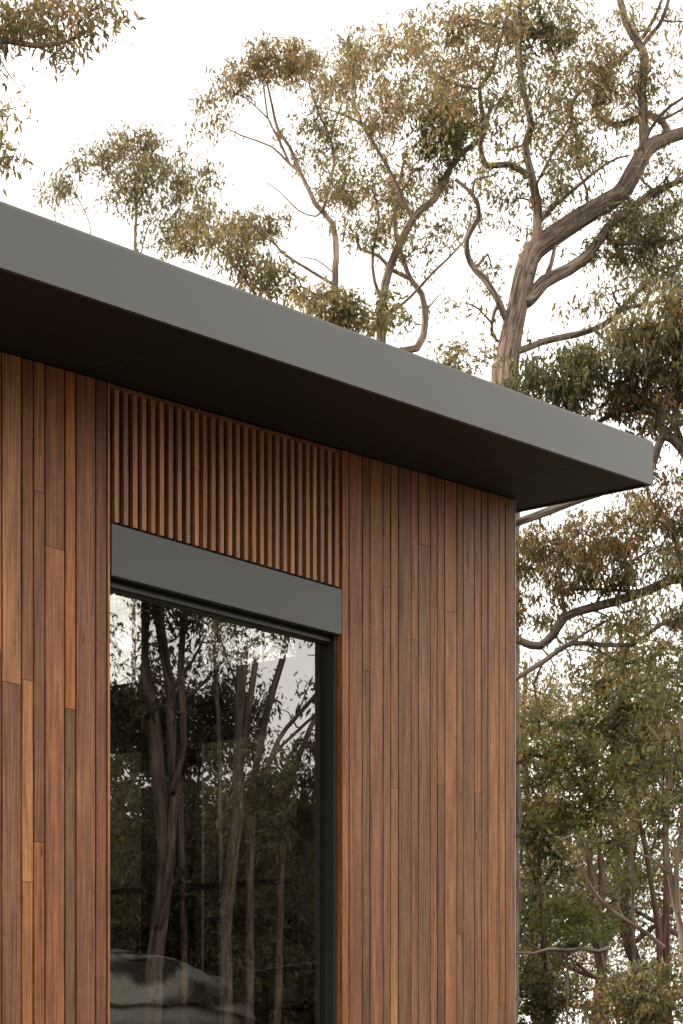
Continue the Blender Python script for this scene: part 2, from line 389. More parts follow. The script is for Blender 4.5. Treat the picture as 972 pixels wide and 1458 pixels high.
for ya, yb, segs in ((.022, Ya - .001, None), (Ya, Yb, 1), (Yb + .001, Yc - .001, None), (Yc, Yd, 1), (Yd + .001, BACKY, None)):
    k_ = max(1, round((yb - ya) / .1)); w = (yb - ya) / k_
    for q in range(k_):
        for z0, z1 in ([(BASE, FLOOR), (BM0 + .01, BM1 - .01)] if segs else [(BASE, soffit(CORNER) - .01)]):
            c = np.array(lin(*rnd.choice(tones), WK)); c[3] = rng.random(); oc.box(CORNER - .02, CORNER, ya + q * w + .002, ya + (q + 1) * w - .002, z0, z1, c)
oc.build('end_cladding', WOOD, house)
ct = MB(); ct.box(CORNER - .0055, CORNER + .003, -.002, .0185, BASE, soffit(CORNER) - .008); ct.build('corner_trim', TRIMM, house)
def glazed(name_y0, y1, z0, z1, transom=None):
    y0 = name_y0; fr = MB(); t = .045; xa, xb = X0 + .05, X0 + .11
    fr.box(xa, xb, y0, y0 + t, z0, z1); fr.box(xa, xb, y1 - t, y1, z0, z1)
    fr.box(xa, xb, y0 + t, y1 - t, z0, z0 + t); fr.box(xa, xb, y0 + t, y1 - t, z1 - t, z1)
    if transom: fr.box(xa + .005, xb - .005, y0 + t, y1 - t, transom - .02, transom + .02)
    f = fr.build('side_window', BLACK, house)
    pn = MB(); x = X0 + .08; pn.add([(x, y0 + t, z0 + t), (x, y1 - t, z0 + t), (x, y1 - t, z1 - t), (x, y0 + t, z1 - t)], [(0, 1, 2, 3)]); pn.build('pane', CLEARG, f)
for y0, y1 in ((Ya + .001, Yb - .001), (Yc + .001, Yd - .001)):
    glazed(y0, y1, FLOOR + .012, BM0 - .001, EZ + 1.02)
    glazed(y0, y1, BM1 + .001, T0 - .001)
fl = MB(); fl.box(LEFTX, ENDX - .001, .2, BACKY - .2, FLOOR - .25, FLOOR); fl.build('floor', TIMFLOOR, house)
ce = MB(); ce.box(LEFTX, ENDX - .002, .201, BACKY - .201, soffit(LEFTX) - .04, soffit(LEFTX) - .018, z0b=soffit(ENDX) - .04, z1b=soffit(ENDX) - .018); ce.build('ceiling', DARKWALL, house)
# window: head, jambs, sash, pane
wf = MB(); SIL = FLOOR
L = .0015
wf.box(W0 + L, W0 + .019, .036, .14, SIL, HOOD0 + .03); wf.box(W1 - .019, W1 - L, .036, .14, SIL, HOOD0 + .03)
wf.box(W0 + .0195, W1 - .0195, .056, .08, HOOD0 - .036, HOOD0 - .014)
wf.box(W0 + .0195, W1 - .0195, .068, .14, HOOD0 - .0135, HOOD0 + .03)
wf.box(W0 + .0195, W1 - .0195, .0805, .14, HOOD0 - .044, HOOD0 - .014)
wf.box(W0 + .0195, W1 - .0195, .06, .14, SIL, SIL + .06)
win = bevel(wf.build('window_frame', FRAME, house), .002)
pn = MB(); pn.add([(W0 + .018, GLASS_Y, SIL + .05), (W1 - .018, GLASS_Y, SIL + .05), (W1 - .018, GLASS_Y, HOOD0 - .04), (W0 + .018, GLASS_Y, HOOD0 - .04)], [(0, 1, 2, 3)])
pn.build('pane', GLASS, win)
# metal hood above the window
hd = MB(); hd.box(W0 + .003, W1 - .003, -.004, .04, HOOD0, HOOD1)
bevel(hd.build('window_hood', HOODM, house), .0025)
# slat screen
ss = MB(); first, last = sx(163.6 + 3.2), sx(477.4 + 2.6); nS = 28
bk = MB(); bk.box(W0 - .019, W1 + .019, .11, .12, HOOD1 - .1, soffit(W0) - .02, z1b=soffit(W1) - .02); bk.build('screen_backing', BLACK, house)
st = [(138, 96, 74), (132, 92, 74), (146, 98, 70), (150, 106, 76), (142, 94, 66), (124, 88, 72)]
for i in range(nS):
    xc = first + (last - first) * i / (nS - 1); c = np.array(lin(*rnd.choice(st), WK * 1.5)) * np.array((.92, 1.02, .98, 1)); c[3] = rng.random()
    j = rng.uniform(-.0012, .0012)
    ss.box(xc - .0155 + j, xc + .0155 + j, .002, .026, HOOD1 + .012, soffit(xc) - .026, c)
c = np.array(lin(128, 84, 60, WK)); c[3] = .3
ss.box(W0 + .002, W1 - .002, .004, .06, soffit(W0) - .026, soffit(W0) - .006, c, z0b=soffit(W1) - .026, z1b=soffit(W1) - .006)
bevel(ss.build('slat_screen', SLATW, house), .0015, 1)
# roof: soffit sheets, fascia, roof sheet
RL, RB, FH = LEFTX - .5, BACKY + .6, .242
def raked(mb, x0, x1, y0, y1, a0, a1):
    mb.box(x0, x1, y0, y1, soffit(x0) + a0, soffit(x0) + a1, z0b=soffit(x1) + a0, z1b=soffit(x1) + a1)
rf = MB(); raked(rf, RL, REND - .003, OVER + .004, RB, FH + .0, FH + .012)
roof = rf.build('roof', ROOFM, house)
fa = MB(); raked(fa, RL, REND - .003, OVER, OVER + .022, -.012, FH - .002); raked(fa, REND - .022, REND, OVER + .0225, RB, -.012, FH - .002)
fa.box(REND - .0035, REND + .0005, OVER - .001, OVER + .003, soffit(REND) - .012, soffit(REND) + FH - .001)
fascia = bevel(fa.build('fascia', METAL, roof), .003)
sf = MB()
cuts = [RL, -2.6, -.2, sx(600) + .55, REND - .024]
for a, c_ in zip(cuts[:-1], cuts[1:]): raked(sf, a + .003, c_ - .003, OVER + .024, .0, .0, .009)
raked(sf, CORNER + .003, REND - .025, .002, RB, .0, .009)
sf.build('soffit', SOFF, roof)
sb = MB(); raked(sb, RL, REND - .024, OVER + .024, RB, .012, .03); sb.build('soffit_batten', BLACK, roof)
# piers under the raised floor
pr = MB()
for x in (-3.8, -1.5, .9, 3.2):
    for y in (.3, 2.4, 4.7):
        pr = MB(); pr.box(x - .06, x + .06, y - .06, y + .06, -.3, FLOOR - .251); pr.build('stump', FRAME, house)

# ------------------------------------------------------------------ things in the room
def cloth_grid(nx, ny, fn, thick=.03):
    u, v = np.meshgrid(np.linspace(0, 1, nx), np.linspace(0, 1, ny), indexing='ij')
    P = fn(u, v).reshape(-1, 3); Q = P - np.array((0, 0, thick))
    i, j = np.meshgrid(np.arange(nx - 1), np.arange(ny - 1), indexing='ij'); a = (i * ny + j).ravel()
    f = np.stack([a, a + ny, a + ny + 1, a + 1], -1); m = MB(); m.add(P, f); return m
def wob(u, v, s, seed, n=7):
    q = np.random.default_rng(seed); o = 0
    for k in range(n):
        a = q.uniform(-1, 1, 2) * s * (1 + k * .6); o = o + np.sin(u * a[0] * 6.28 + v * a[1] * 6.28 + q.uniform(0, 6.28)) / (1 + k * .5)
    return o / n
def throw_mat():
    m, n, p = mat('banded_throw'); tcn = N(n, 'ShaderNodeTexCoord')
    mp = N(n, 'ShaderNodeMapping'); mp.inputs['Rotation'].default_value = (.85, 0, .12); n.links.new(tcn.outputs['Object'], mp.inputs['Vector'])
    w = N(n, 'ShaderNodeTexWave', wave_type='BANDS', bands_direction='Y'); setin(w, Scale=2.1, Distortion=5., Detail=3.); w.inputs['Detail Scale'].default_value = 1.4; n.links.new(mp.outputs[0], w.inputs['Vector'])
    q = N(n, 'ShaderNodeTexNoise'); setin(q, Scale=60, Detail=4); n.links.new(tcn.outputs['Object'], q.inputs['Vector'])
    c = ramp(n, w.outputs['Fac'], (.12, (.12, .10, .092)), (.5, (.40, .35, .32)), (.85, (.80, .75, .71)))  # bands paint in lit ridges and dark folds besides the pattern
    c = mixc(n, 'MULTIPLY', .5, c, ramp(n, q.outputs['Fac'], (.3, g(.5)), (.7, g(1.3))))
    n.links.new(c, p.inputs['Base Color']); setin(p, Roughness=.95); p.inputs['Specular IOR Level'].default_value = .1
    b = N(n, 'ShaderNodeBump'); setin(b, Strength=.5, Distance=.008); n.links.new(q.outputs['Fac'], b.inputs['Height']); n.links.new(b.outputs[0], p.inputs['Normal'])
    return m
bed = tag(empty('bed', (.9, 1.7, FLOOR)), 'low bed with pale sheets just inside the window', 'bed')
SHEET = cloth_mat('pale_sheet', (.62, .60, .57), 4, .2); THROW = cloth_mat('grey_throw', (.52, .44, .40), 7, .9)
LEGW = paint_mat('dark_timber', (.05, .028, .018), .5, .4, .2)
m = MB(); m.box(-1.08, 1.02, -.78, .8, .08, .2); bevel(m.build('bed_base', LEGW, bed), .01)
m = MB(); m.box(-1.08, 1.02, -.76, .78, .203, .5); bevel(m.build('mattress', SHEET, bed), .06, 4)
def fn_sheet(u, v):
    X = -1.06 + 2.1 * u; t = (v - .5) * 2
    Y = .83 * np.sign(t) * (1 - (1 - np.abs(t)) ** 1.7); Z = .535 - .30 * np.clip(np.abs(t) - .62, 0, 1) / .38 + .012 * wob(u, v, 2, 3)
    return np.stack([X, Y, Z], -1)
o = cloth_grid(40, 40, fn_sheet).build('sheet', SHEET, bed, True); o.modifiers.new('t', 'SOLIDIFY').thickness = .012
for dx in (-1.0, .94):
    for dy in (-.7, .72):
        m = MB(); m.box(dx - .03, dx + .03, dy - .03, dy + .03, 0, .079); m.build('leg', LEGW, bed)
thr = tag(empty('throw_blanket', (1.2, 1.35, FLOOR + .55)), 'rumpled grey brown throw draped over the bed edge', 'blanket')
def fn_throw(u, v):
    X = -1.0 + 1.82 * u
    t = (v - .42) / .58
    Y = np.where(v < .42, -.50 + .12 * (1 - (1 - np.clip(v / .42, 0, 1)) ** 2), -.38 + .85 * np.clip(t, 0, 1))
    Z = np.where(v < .42, -.25 + .26 * np.sin(np.clip(v / .42, 0, 1) * 1.57), .01 + .06 * np.sin(np.clip(t, 0, 1) * 2.6))
    e = np.clip((u - .72) / .28, 0, 1); Z = Z - .34 * e ** 1.7 * np.clip(v * 2.2, .25, 1) + .028
    Z = Z + .040 * wob(u, v, 1.5, 11) - .05 * np.abs(wob(u, v, 1.6, 21)) - .03 * np.abs(wob(u, v, 3.2, 12)) + .04; Y = Y + .05 * wob(u, v, 1.4, 13)
    return np.stack([X, Y, Z], -1)
o = cloth_grid(90, 70, fn_throw).build('throw', throw_mat(), thr, True); o.modifiers.new('t', 'SOLIDIFY').thickness = .018
cu = tag(empty('cushion', (1.75, 2.2, FLOOR + .62)), 'soft grey cushion lying behind the rumpled throw', 'cushion')
th, ph = np.meshgrid(np.linspace(0, math.pi, 20), np.linspace(0, 2 * math.pi, 31), indexing='ij')
sg = lambda a, p: np.sign(a) * np.abs(a) ** p
P = np.stack([.34 * sg(np.sin(th), .6) * sg(np.cos(ph), .6), .24 * sg(np.sin(th), .6) * sg(np.sin(ph), .6), .085 * np.cos(th)], -1)
i, j = np.meshgrid(np.arange(19), np.arange(30), indexing='ij'); a = (i * 31 + j).ravel()
m = MB(); m.add(P.reshape(-1, 3), np.stack([a, a + 31, a + 32, a + 1], -1)); m.build('cushion_cover', THROW, cu, True)

ch = tag(empty('armchair', (2.92, .98, FLOOR)), 'dark timber armchair with a grey seat pad beside the far wall', 'chair')
ch.rotation_euler.z = R(8)
for sxn in (-1, 1):
    m = MB(); xx = sxn * .29
    m.tube([(xx, .34, 0), (xx, .33, .30), (xx, .33, .565)], [.018, .024, .022], 8); m.build('leg', LEGW, ch, True)
    m = MB(); m.tube([(xx, -.30, 0), (xx, -.27, .45), (xx, -.34, .86)], [.018, .024, .016], 8); m.build('leg', LEGW, ch, True)
    m = MB(); m.tube([(xx, .40, .565), (xx, .30, .578), (xx, .05, .607), (xx, -.29, .63)], [.02, .024, .024, .018], 8); m.build('arm', LEGW, ch, True)
m = MB()
for y in (.33, -.27): m.tube([(-.29, y, .36), (.29, y, .36)], [.02, .02], 8)
for xx in (-.29, .29): m.tube([(xx, -.27, .34), (xx, .33, .36)], [.02, .02], 8)
m.build('seat_rail', LEGW, ch, True)
m = MB(); m.box(-.28, .28, -.25, .36, .385, .475); bevel(m.build('seat_cushion', THROW, ch), .03, 4)
m = MB(); m.box(-.26, .26, -.34, -.29, .52, .88); bevel(m.build('backrest', THROW, ch), .02, 3)

# ------------------------------------------------------------------ trees
def smooth_path(P, rr, step=.25):
    """Catmull-Rom through the points, with radii"""
    P = np.asarray(P, float); rr = np.asarray(rr, float)
    Q = np.vstack([2 * P[0] - P[1], P, 2 * P[-1] - P[-2]]); out = []; ro = []
    for i in range(len(P) - 1):
        p0, p1, p2, p3 = Q[i:i + 4]; k = max(2, int(np.linalg.norm(p2 - p1) / step))
        for t in np.arange(k) / k:
            out.append(.5 * (2 * p1 + (p2 - p0) * t + (2 * p0 - 5 * p1 + 4 * p2 - p3) * t * t + (3 * p1 - p0 - 3 * p2 + p3) * t ** 3)); ro.append(rr[i] + (rr[i + 1] - rr[i]) * t)
    out.append(P[-1]); ro.append(rr[-1]); return np.array(out), np.array(ro)

OLIVE = [(.155, .145, .08), (.195, .17, .10), (.21, .18, .105), (.13, .13, .07)]  # lightened leaf colour, with sky glare over the crowns mixed in
TAN = [(.24, .20, .125), (.20, .175, .105), (.27, .215, .14), (.175, .16, .09)]  # warm glare and haze of the bright sky put into the leaf colour
GREEN = [(.075, .082, .034), (.09, .095, .038), (.06, .065, .028), (.115, .105, .044)]
RUST = [(.13, .085, .042), (.095, .08, .036), (.11, .095, .044), (.16, .10, .048)]
DARKG = [(.075, .084, .036), (.11, .11, .048), (.05, .058, .026), (.15, .135, .062), (.09, .088, .04)]

DEEP = [(.034, .038, .017), (.05, .05, .023), (.026, .03, .014), (.06, .055, .026)]  # darkened leaf tints that dim trees mirrored in and seen through the window

class Tree:
    def __init__(s, seed, bark, leaf=(.095, .026), droop=.7, palette=OLIVE, per=13):
        s.rng = np.random.default_rng(seed); s.limbs = []; s.nodes = np.zeros((0, 3)); s.nr = np.zeros(0)
        s.boughs = True; s.bark = bark; s.leaf = leaf; s.droop = droop; s.pal = palette; s.per = per
        s.tw = MB(); s.lp = []; s.ld = []; s.ll = []; s.lc = []
    def limb(s, P, rr, name='limb', jit=.035):
        p, r = smooth_path(P, rr)
        # small natural wander
        n = len(p); w = np.cumsum(s.rng.normal(0, 1, (n, 3)), 0); w -= np.linspace(0, 1, n)[:, None] * w[-1]
        p = p + w * np.minimum(r, .05)[:, None] * .09
        s.limbs.append((name, p, r, jit)); s.nodes = np.vstack([s.nodes, p]); s.nr = np.concatenate([s.nr, r])
    def clump(s, c, rad, n, pal=None, shell=.0):
        rg = s.rng; c = np.asarray(c, float); rad = np.asarray(rad, float)
        d = rg.normal(0, 1, (n, 3)); d /= np.linalg.norm(d, axis=1)[:, None] + 1e-9
        q = rg.random(n) ** .42 * rg.uniform(.8, 1.18, n)
        tips = c + d * q[:, None] * rad
        # thin out with a lumpy field so that the outline is uneven
        k = rg.normal(0, 1, (5, 3)) * 3.2 / rad.mean(); f = np.zeros(n)
        for a in k: f += np.sin(tips @ a + rg.uniform(0, 6.28))
        tips = tips[f > -1.1 + rg.normal(0, .5, n)]
        if not len(tips): return
        if rad.max() > .45 and s.boughs:
            for q in range(4 + 2 * int(rad.max() > 1)):
                e = c + rg.normal(0, .38, 3) * rad + np.array((0, 0, .25 * rad[2])); dd = np.linalg.norm(s.nodes - e, axis=1) + np.clip(s.nodes[:, 2] - e[2], 0, None) + np.clip(s.nr - .07, 0, 1) * 2
                k_ = int(np.argmin(dd)); a_ = s.nodes[k_]; L_ = np.linalg.norm(e - a_)
                if L_ < .3: continue
                m1 = a_ + (e - a_) * .35 + rg.normal(0, .13, 3) * L_; m2 = a_ + (e - a_) * .7 + rg.normal(0, .11, 3) * L_
                r_ = min(s.nr[k_] * .7, .012 + .013 * L_)
                p_, r2 = smooth_path([a_, m1, m2, e], [r_, r_ * .8, r_ * .55, .005], .18)
                s.tw.tube(p_, r2, 5, False, mi=1); s.nodes = np.vstack([s.nodes, p_[1:]]); s.nr = np.concatenate([s.nr, r2[1:]])
        cuts = [0, max(1, len(tips) // 12), max(1, len(tips) // 3), len(tips)]
        for a, b_ in zip(cuts[:-1], cuts[1:]):
            if b_ > a: s.sprays(tips[a:b_], pal or s.pal)
    def sprays(s, tips, pal):
        rg = s.rng; K = len(tips); dv = tips[:, None, :] - s.nodes[None]; dist = np.linalg.norm(dv, axis=2)
        k = np.argmin(dist + np.clip(-dv[..., 2], 0, None) * 1. + np.clip(s.nr - .06, 0, 1)[None] * 2, axis=1)
        a = s.nodes[k]; L = dist[np.arange(K), k]; m = 5; t = np.linspace(0, 1, m + 1)[None, :, None]
        side = rg.normal(0, 1, (K, 3)) * L[:, None] * .16; side[:, 2] += L * .10
        p = a[:, None] + (tips - a)[:, None] * t + side[:, None] * (4 * t * (1 - t)) + rg.normal(0, .05, (K, m + 1, 3)) * (t * (1 - t)) * np.minimum(L, 1)[:, None, None] * 3
        r0 = np.maximum(np.minimum(s.nr[k] * .8, .004 + .006 * L), .004)
        rr = r0[:, None] + (.0025 - r0)[:, None] * t[..., 0]
        ax = tips - a + 1e-6; ax /= np.linalg.norm(ax, axis=1)[:, None]
        u = np.cross(ax, rg.normal(0, 1, (K, 3))); u /= np.linalg.norm(u, axis=1)[:, None] + 1e-9; w = np.cross(ax, u)
        th = np.array((0, 2.094, 4.189)); ring = np.cos(th)[None, :, None] * u[:, None] + np.sin(th)[None, :, None] * w[:, None]
        V = p[:, :, None, :] + rr[:, :, None, None] * ring[:, None]
        kk = (np.arange(K) * (m + 1) * 3)[:, None, None]; ii = (np.arange(m) * 3)[None, :, None]; jj = np.arange(3)[None, None, :]; j2 = (jj + 1) % 3
        f = np.stack([kk + ii + jj, kk + ii + j2, kk + ii + 3 + j2, kk + ii + 3 + jj], -1).reshape(-1, 4)
        s.tw.add(V.reshape(-1, 3), f, None, None, 1)
        far = L > .25
        s.nodes = np.vstack([s.nodes, p[far][:, 1:].reshape(-1, 3)]); s.nr = np.concatenate([s.nr, rr[far][:, 1:].ravel()])
        cnt = np.maximum(4, rg.normal(s.per, s.per * .25, K).astype(int)); ix = np.repeat(np.arange(K), cnt); n = len(ix); ln, wd = s.leaf
        out = ((tips - a) / (L[:, None] + 1e-6))[ix]
        base = tips[ix] - out * (rg.random(n) * np.minimum(L, .4)[ix])[:, None] + rg.normal(0, 1, (n, 3)) * ln * .75
        dr = rg.normal(0, .62, (n, 3)) + out * .25 + np.array((0, 0, -1.5 * s.droop)); dr /= np.linalg.norm(dr, axis=1)[:, None]
        s.lp.append(base); s.ld.append(dr); s.ll.append(ln * rg.uniform(.5, 1.5, n))
        P_ = np.array(pal); c0 = (P_[rg.integers(len(pal), size=K)] * rg.uniform(.75, 1.25, (K, 1)))[ix]
        s.lc.append(np.clip(c0 * rg.uniform(.5, 1.5, (n, 1)) * rg.normal(1, .06, (n, 3)), .01, .5))
        LEAFCOUNT[0] += n
    def build(s, kind, label, cat='tree', group=None, base=None):
        base = s.limbs[0][1][0] if base is None else base
        root = tag(empty(kind, tuple(base)), label, cat, group)
        off = np.asarray(base, float)
        for name, p, r, jit in s.limbs:
            m = MB(); m.tube(p - off, r, 8 if r.max() < .09 else 14, r.max() < .09, jit, s.rng); m.build(name, s.bark, root, True)
        if s.lp:
            P = np.vstack(s.lp); A = np.vstack(s.ld); Ln = np.concatenate(s.ll)[:, None]; C = np.vstack(s.lc); n = len(P)
            q = s.rng.normal(0, 1, (n, 3)); sd_ = np.cross(A, q); sd_ /= np.linalg.norm(sd_, axis=1)[:, None]; nn = np.cross(A, sd_)
            W = Ln * (s.leaf[1] / s.leaf[0]) * .5; bend = nn * Ln * s.rng.uniform(-.22, .22, (n, 1))
            V = np.stack([P, P + A * Ln * .42 + sd_ * W + bend, P + A * Ln, P + A * Ln * .42 - sd_ * W + bend], 1).reshape(-1, 3) - off
            for x in s.tw.v: x -= off
            s.tw.add(V, np.arange(n * 4).reshape(-1, 4), None, np.hstack([C, np.ones((n, 1))]), 0)
            s.tw.build('crown', [LEAF, s.bark], root)
        return root

LEAFCOUNT = [0]
def traced(seed, d0, limbs, clumps, kind, label, bark=BARK, proj=at, leaf=(.095, .026), droop=.7, pal=OLIVE, per=13, wander=.35, group=None, cat='tree', to_ground=True, tk=1.0):
    """A tree whose limbs follow what the photograph shows, standing d0 metres away, with real thickness and depth.
    limbs: ([(px, py), ...] from its parent outward, first width px, last width px[, depth offset at its end])"""
    T = Tree(seed, bark, leaf, droop, pal, per); rg = T.rng
    px = np.zeros((0, 3))                    # (px, py, depth) of what stands already
    for i, lb in enumerate(limbs):
        pts, w0, w1 = lb[:3]; pts = [tuple(p) for p in pts]
        if i == 0:
            d = d0
            if to_ground:
                yb = HY + EZ * F / d0 + 4; p0, p1 = pts[0], pts[1]
                if p0[1] < yb - 40: pts = [(p0[0] + rg.uniform(-12, 12), yb), (p0[0] + rg.uniform(-8, 8), (p0[1] + yb) / 2)] + pts; ext = 2
                else: ext = 0
            else: ext = 0
        else:
            k = int(np.argmin((px[:, 0] - pts[0][0]) ** 2 + (px[:, 1] - pts[0][1]) ** 2)); d = px[k, 2]; ext = 0
            if np.hypot(px[k, 0] - pts[0][0], px[k, 1] - pts[0][1]) > 3: pts = [(px[k, 0], px[k, 1])] + pts
        n = len(pts); length = sum(math.dist(pts[q], pts[q + 1]) for q in range(n - 1)) * d / F
        drift = lb[3] if len(lb) > 3 else rg.uniform(-1, 1) * length * wander * (0.15 if i == 0 else 1)
        ds = d + drift * np.linspace(0, 1, n) ** 1.2 + (0 if i == 0 else 1) * rg.normal(0, .05, n)
        ds[0] = d
        P = np.array([proj(a, b_, q) for (a, b_), q in zip(pts, ds)])
        wl_ = list(np.interp(np.linspace(0, 1, n - ext), np.linspace(0, 1, len(w0)), w0)) if isinstance(w0, list) else list(np.linspace(w0, w1, n - ext))
        ww = np.array([wl_[0] * 1.25, wl_[0] * 1.1][:ext] + wl_)
        T.limb(P, ww / 2 * ds / F, 'trunk' if i == 0 else 'limb')
        f = np.linspace(0, 1, n * 6); xs = np.interp(f, np.linspace(0, 1, n), [p[0] for p in pts]); ys = np.interp(f, np.linspace(0, 1, n), [p[1] for p in pts]); zs = np.interp(f, np.linspace(0, 1, n), ds)
        px = np.vstack([px, np.stack([xs, ys, zs], -1)])
    for cl in clumps:
        cx, cy, rx, ry, tau = cl[:5]; p_ = cl[5] if len(cl) > 5 else None
        k = int(np.argmin((px[:, 0] - cx) ** 2 + (px[:, 1] - cy) ** 2)); d = px[k, 2] + rg.normal(0, .3)
        la = .5 * leaf[0] * leaf[1] * .62 * (F / d) ** 2 * per
        n = int(tau * tk * (2.5 - .5 * min(tau, 2)) * math.pi * rx * ry / la * 1.25)
        rad = np.array((rx, ry)) * d / F; rd = max(.6, (rad[0] + rad[1]) * .5)
        c = proj(cx, cy, d)
        # the clump is as deep as it is wide
        T.clump(c, (rad[0] * .85 + .1, rd * .85 + .1, rad[1]), n, p_)
    return T.build(kind, label, cat, group)

# --- the big gum whose trunk rises behind the roof
traced(11, 24.0, [
 ([(719, 575), (723, 530), (726, 495), (737, 437), (747, 389), (760, 357), (788, 337), (820, 315), (853, 296), (880, 280), (898, 257), (915, 222), (933, 205), (972, 190), (1015, 178), (1060, 150)], [40, 35, 31, 29, 30, 30, 29, 28, 27, 26, 26, 24, 20, 17, 15, 13], 13, 1.2),
 ([(745, 430), (756, 424), (776, 402), (811, 384), (840, 363), (859, 336), (874, 318), (930, 276), (960, 262), (1000, 240)], 24, 7),
 ([(763, 355), (765, 334), (765, 300), (756, 250), (747, 209), (756, 180), (747, 135), (740, 96), (739, 48), (741, -10)], 15, 6),
 ([(917, 205), (917, 160), (914, 128), (917, 83), (910, 64), (891, 32), (880, -10)], 16, 10),
 ([(724, 460), (708, 424), (686, 392), (668, 372), (663, 341), (680, 312), (679, 289), (666, 270), (648, 256)], 11, 5),
 ([(950, 193), (943, 173), (923, 164), (901, 170), (873, 177), (845, 153), (859, 109), (872, 93), (904, 67), (925, 40)], 12, 5),
 ([(755, 250), (724, 232), (692, 234), (684, 205), (689, 180), (684, 128), (700, 105), (708, 75), (727, 5)], 10, 4),
 ([(915, 215), (918, 200), (933, 173), (955, 151), (985, 132)], 7, 4),
 ([(936, 172), (955, 165), (990, 145)], 5, 3),
 ([(766, 318), (790, 292), (827, 260), (865, 231), (892, 222)], 7, 2.5),
 ([(914, 66), (930, 45), (942, 29), (953, -5)], 7, 5),
 ([(910, 60), (930, 30), (944, -5)], 5, 4),
 ([(862, 338), (880, 348), (904, 347), (950, 345), (990, 330)], 9, 5),
 ([(735, 500), (770, 488), (798, 482), (840, 472), (865, 459), (885, 440), (904, 418), (939, 395), (975, 370)], 12, 5),
 ([(886, 440), (915, 434), (949, 427), (990, 420)], 7, 5),
 ([(849, 472), (869, 490), (900, 500)], 8, 3),
 ([(712, 430), (703, 445), (700, 476), (713, 489)], 6, 4),
 ([(755, 285), (770, 250), (795, 205), (812, 180)], 5, 2.5),
 ([(835, 300), (835, 270), (822, 240), (826, 200)], 6, 2.5),
 ([(776, 402), (785, 375), (790, 345), (782, 320)], 8, 3),
 ([(905, 245), (930, 270), (960, 240)], 4, 2),
], [
 (772, 38, 48, 48, 1.5, GREEN), (735, 25, 40, 40, .8), (695, 45, 52, 55, .65, TAN), (662, 105, 45, 60, .75, TAN), (715, 130, 40, 45, .5), (715, 190, 35, 45, .35),
 (828, 60, 38, 55, .55, TAN), (858, 105, 40, 42, .85), (885, 115, 34, 40, .8), (790, 135, 42, 45, .5), (818, 200, 42, 45, .6), (785, 255, 36, 34, .7), (800, 160, 36, 30, .5), (850, 205, 30, 40, .35),
 (930, 25, 34, 34, .25), (945, 105, 34, 44, .25, TAN), (948, 225, 34, 32, .6, TAN), (905, 300, 52, 26, .9), (935, 330, 50, 44, 1.5), (880, 350, 42, 40, 1.1), (960, 290, 34, 40, .8),
 (704, 300, 30, 46, .3), (715, 385, 24, 36, .45), (688, 425, 30, 26, .35), (765, 215, 26, 26, .4), (880, 420, 44, 34, .8), (830, 440, 30, 30, .35), (945, 395, 44, 36, 1.2), (905, 170, 30, 30, .3),
 (800, 100, 150, 120, .22, TAN), (760, 250, 110, 110, .2), (680, 120, 80, 120, .1, TAN), (920, 110, 60, 130, .2, TAN), (900, 330, 90, 70, .4), (710, 470, 22, 40, .25), (700, 240, 26, 30, .3), (660, 40, 40, 40, .4, TAN), (620, 40, 36, 46, .35, TAN), (960, 60, 20, 40, .2, TAN),
], 'gum_tree', 'large rough barked gum tree with a thick leaning trunk rising behind the roof', bark=BARK, leaf=(.085, .023), per=12, tk=.66)

# --- twin stemmed gum, centre
traced(12, 28.0, [
 ([(545, 495), (548, 443), (551, 407), (565, 364), (584, 321), (598, 302), (621, 282), (634, 252), (657, 219), (686, 198), (692, 175), (700, 150)], 14, 6),
 ([(588, 315), (568, 272), (545, 226), (522, 190), (512, 170), (500, 130), (505, 80)], 7, 3),
 ([(545, 500), (594, 496), (606, 460), (601, 420), (584, 397), (571, 361), (562, 320), (565, 280), (575, 230)], 13, 4),
 ([(584, 397), (558, 384), (538, 364), (512, 354), (506, 335)], 7, 3),
 ([(553, 447), (584, 423), (617, 387), (660, 344), (672, 300)], 6, 2.5),
 ([(548, 440), (533, 400), (530, 360), (540, 310), (530, 270)], 6, 2.5),
 ([(545, 228), (528, 197), (510, 174), (480, 160), (455, 153)], 5, 2),
 ([(657, 219), (640, 160), (620, 110), (590, 60)], 5, 2.5),
 ([(540, 470), (505, 462), (480, 446)], 5, 3),
], [
 (565, 95, 48, 55, .6, TAN), (600, 55, 36, 46, .5, TAN), (545, 170, 50, 50, .55, TAN), (640, 180, 58, 42, 1.6, GREEN), (612, 215, 36, 30, 1.1, GREEN), (620, 130, 42, 46, .65), (500, 255, 44, 44, .7), (562, 280, 46, 36, .7),
 (650, 262, 36, 28, .5), (590, 355, 44, 36, .35), (530, 330, 34, 32, .5), (500, 320, 30, 36, .3), (625, 325, 36, 30, .4), (670, 150, 26, 36, .5), (620, 430, 26, 20, .4), (552, 465, 34, 22, .9), (515, 105, 30, 45, .6, TAN), (570, 150, 110, 130, .25, TAN), (590, 290, 110, 90, .22),
], 'gum_tree', 'twin stemmed gum tree with a dark sinuous limb, in front of the white sky', bark=BARKT, leaf=(.085, .023), per=12, tk=.66)

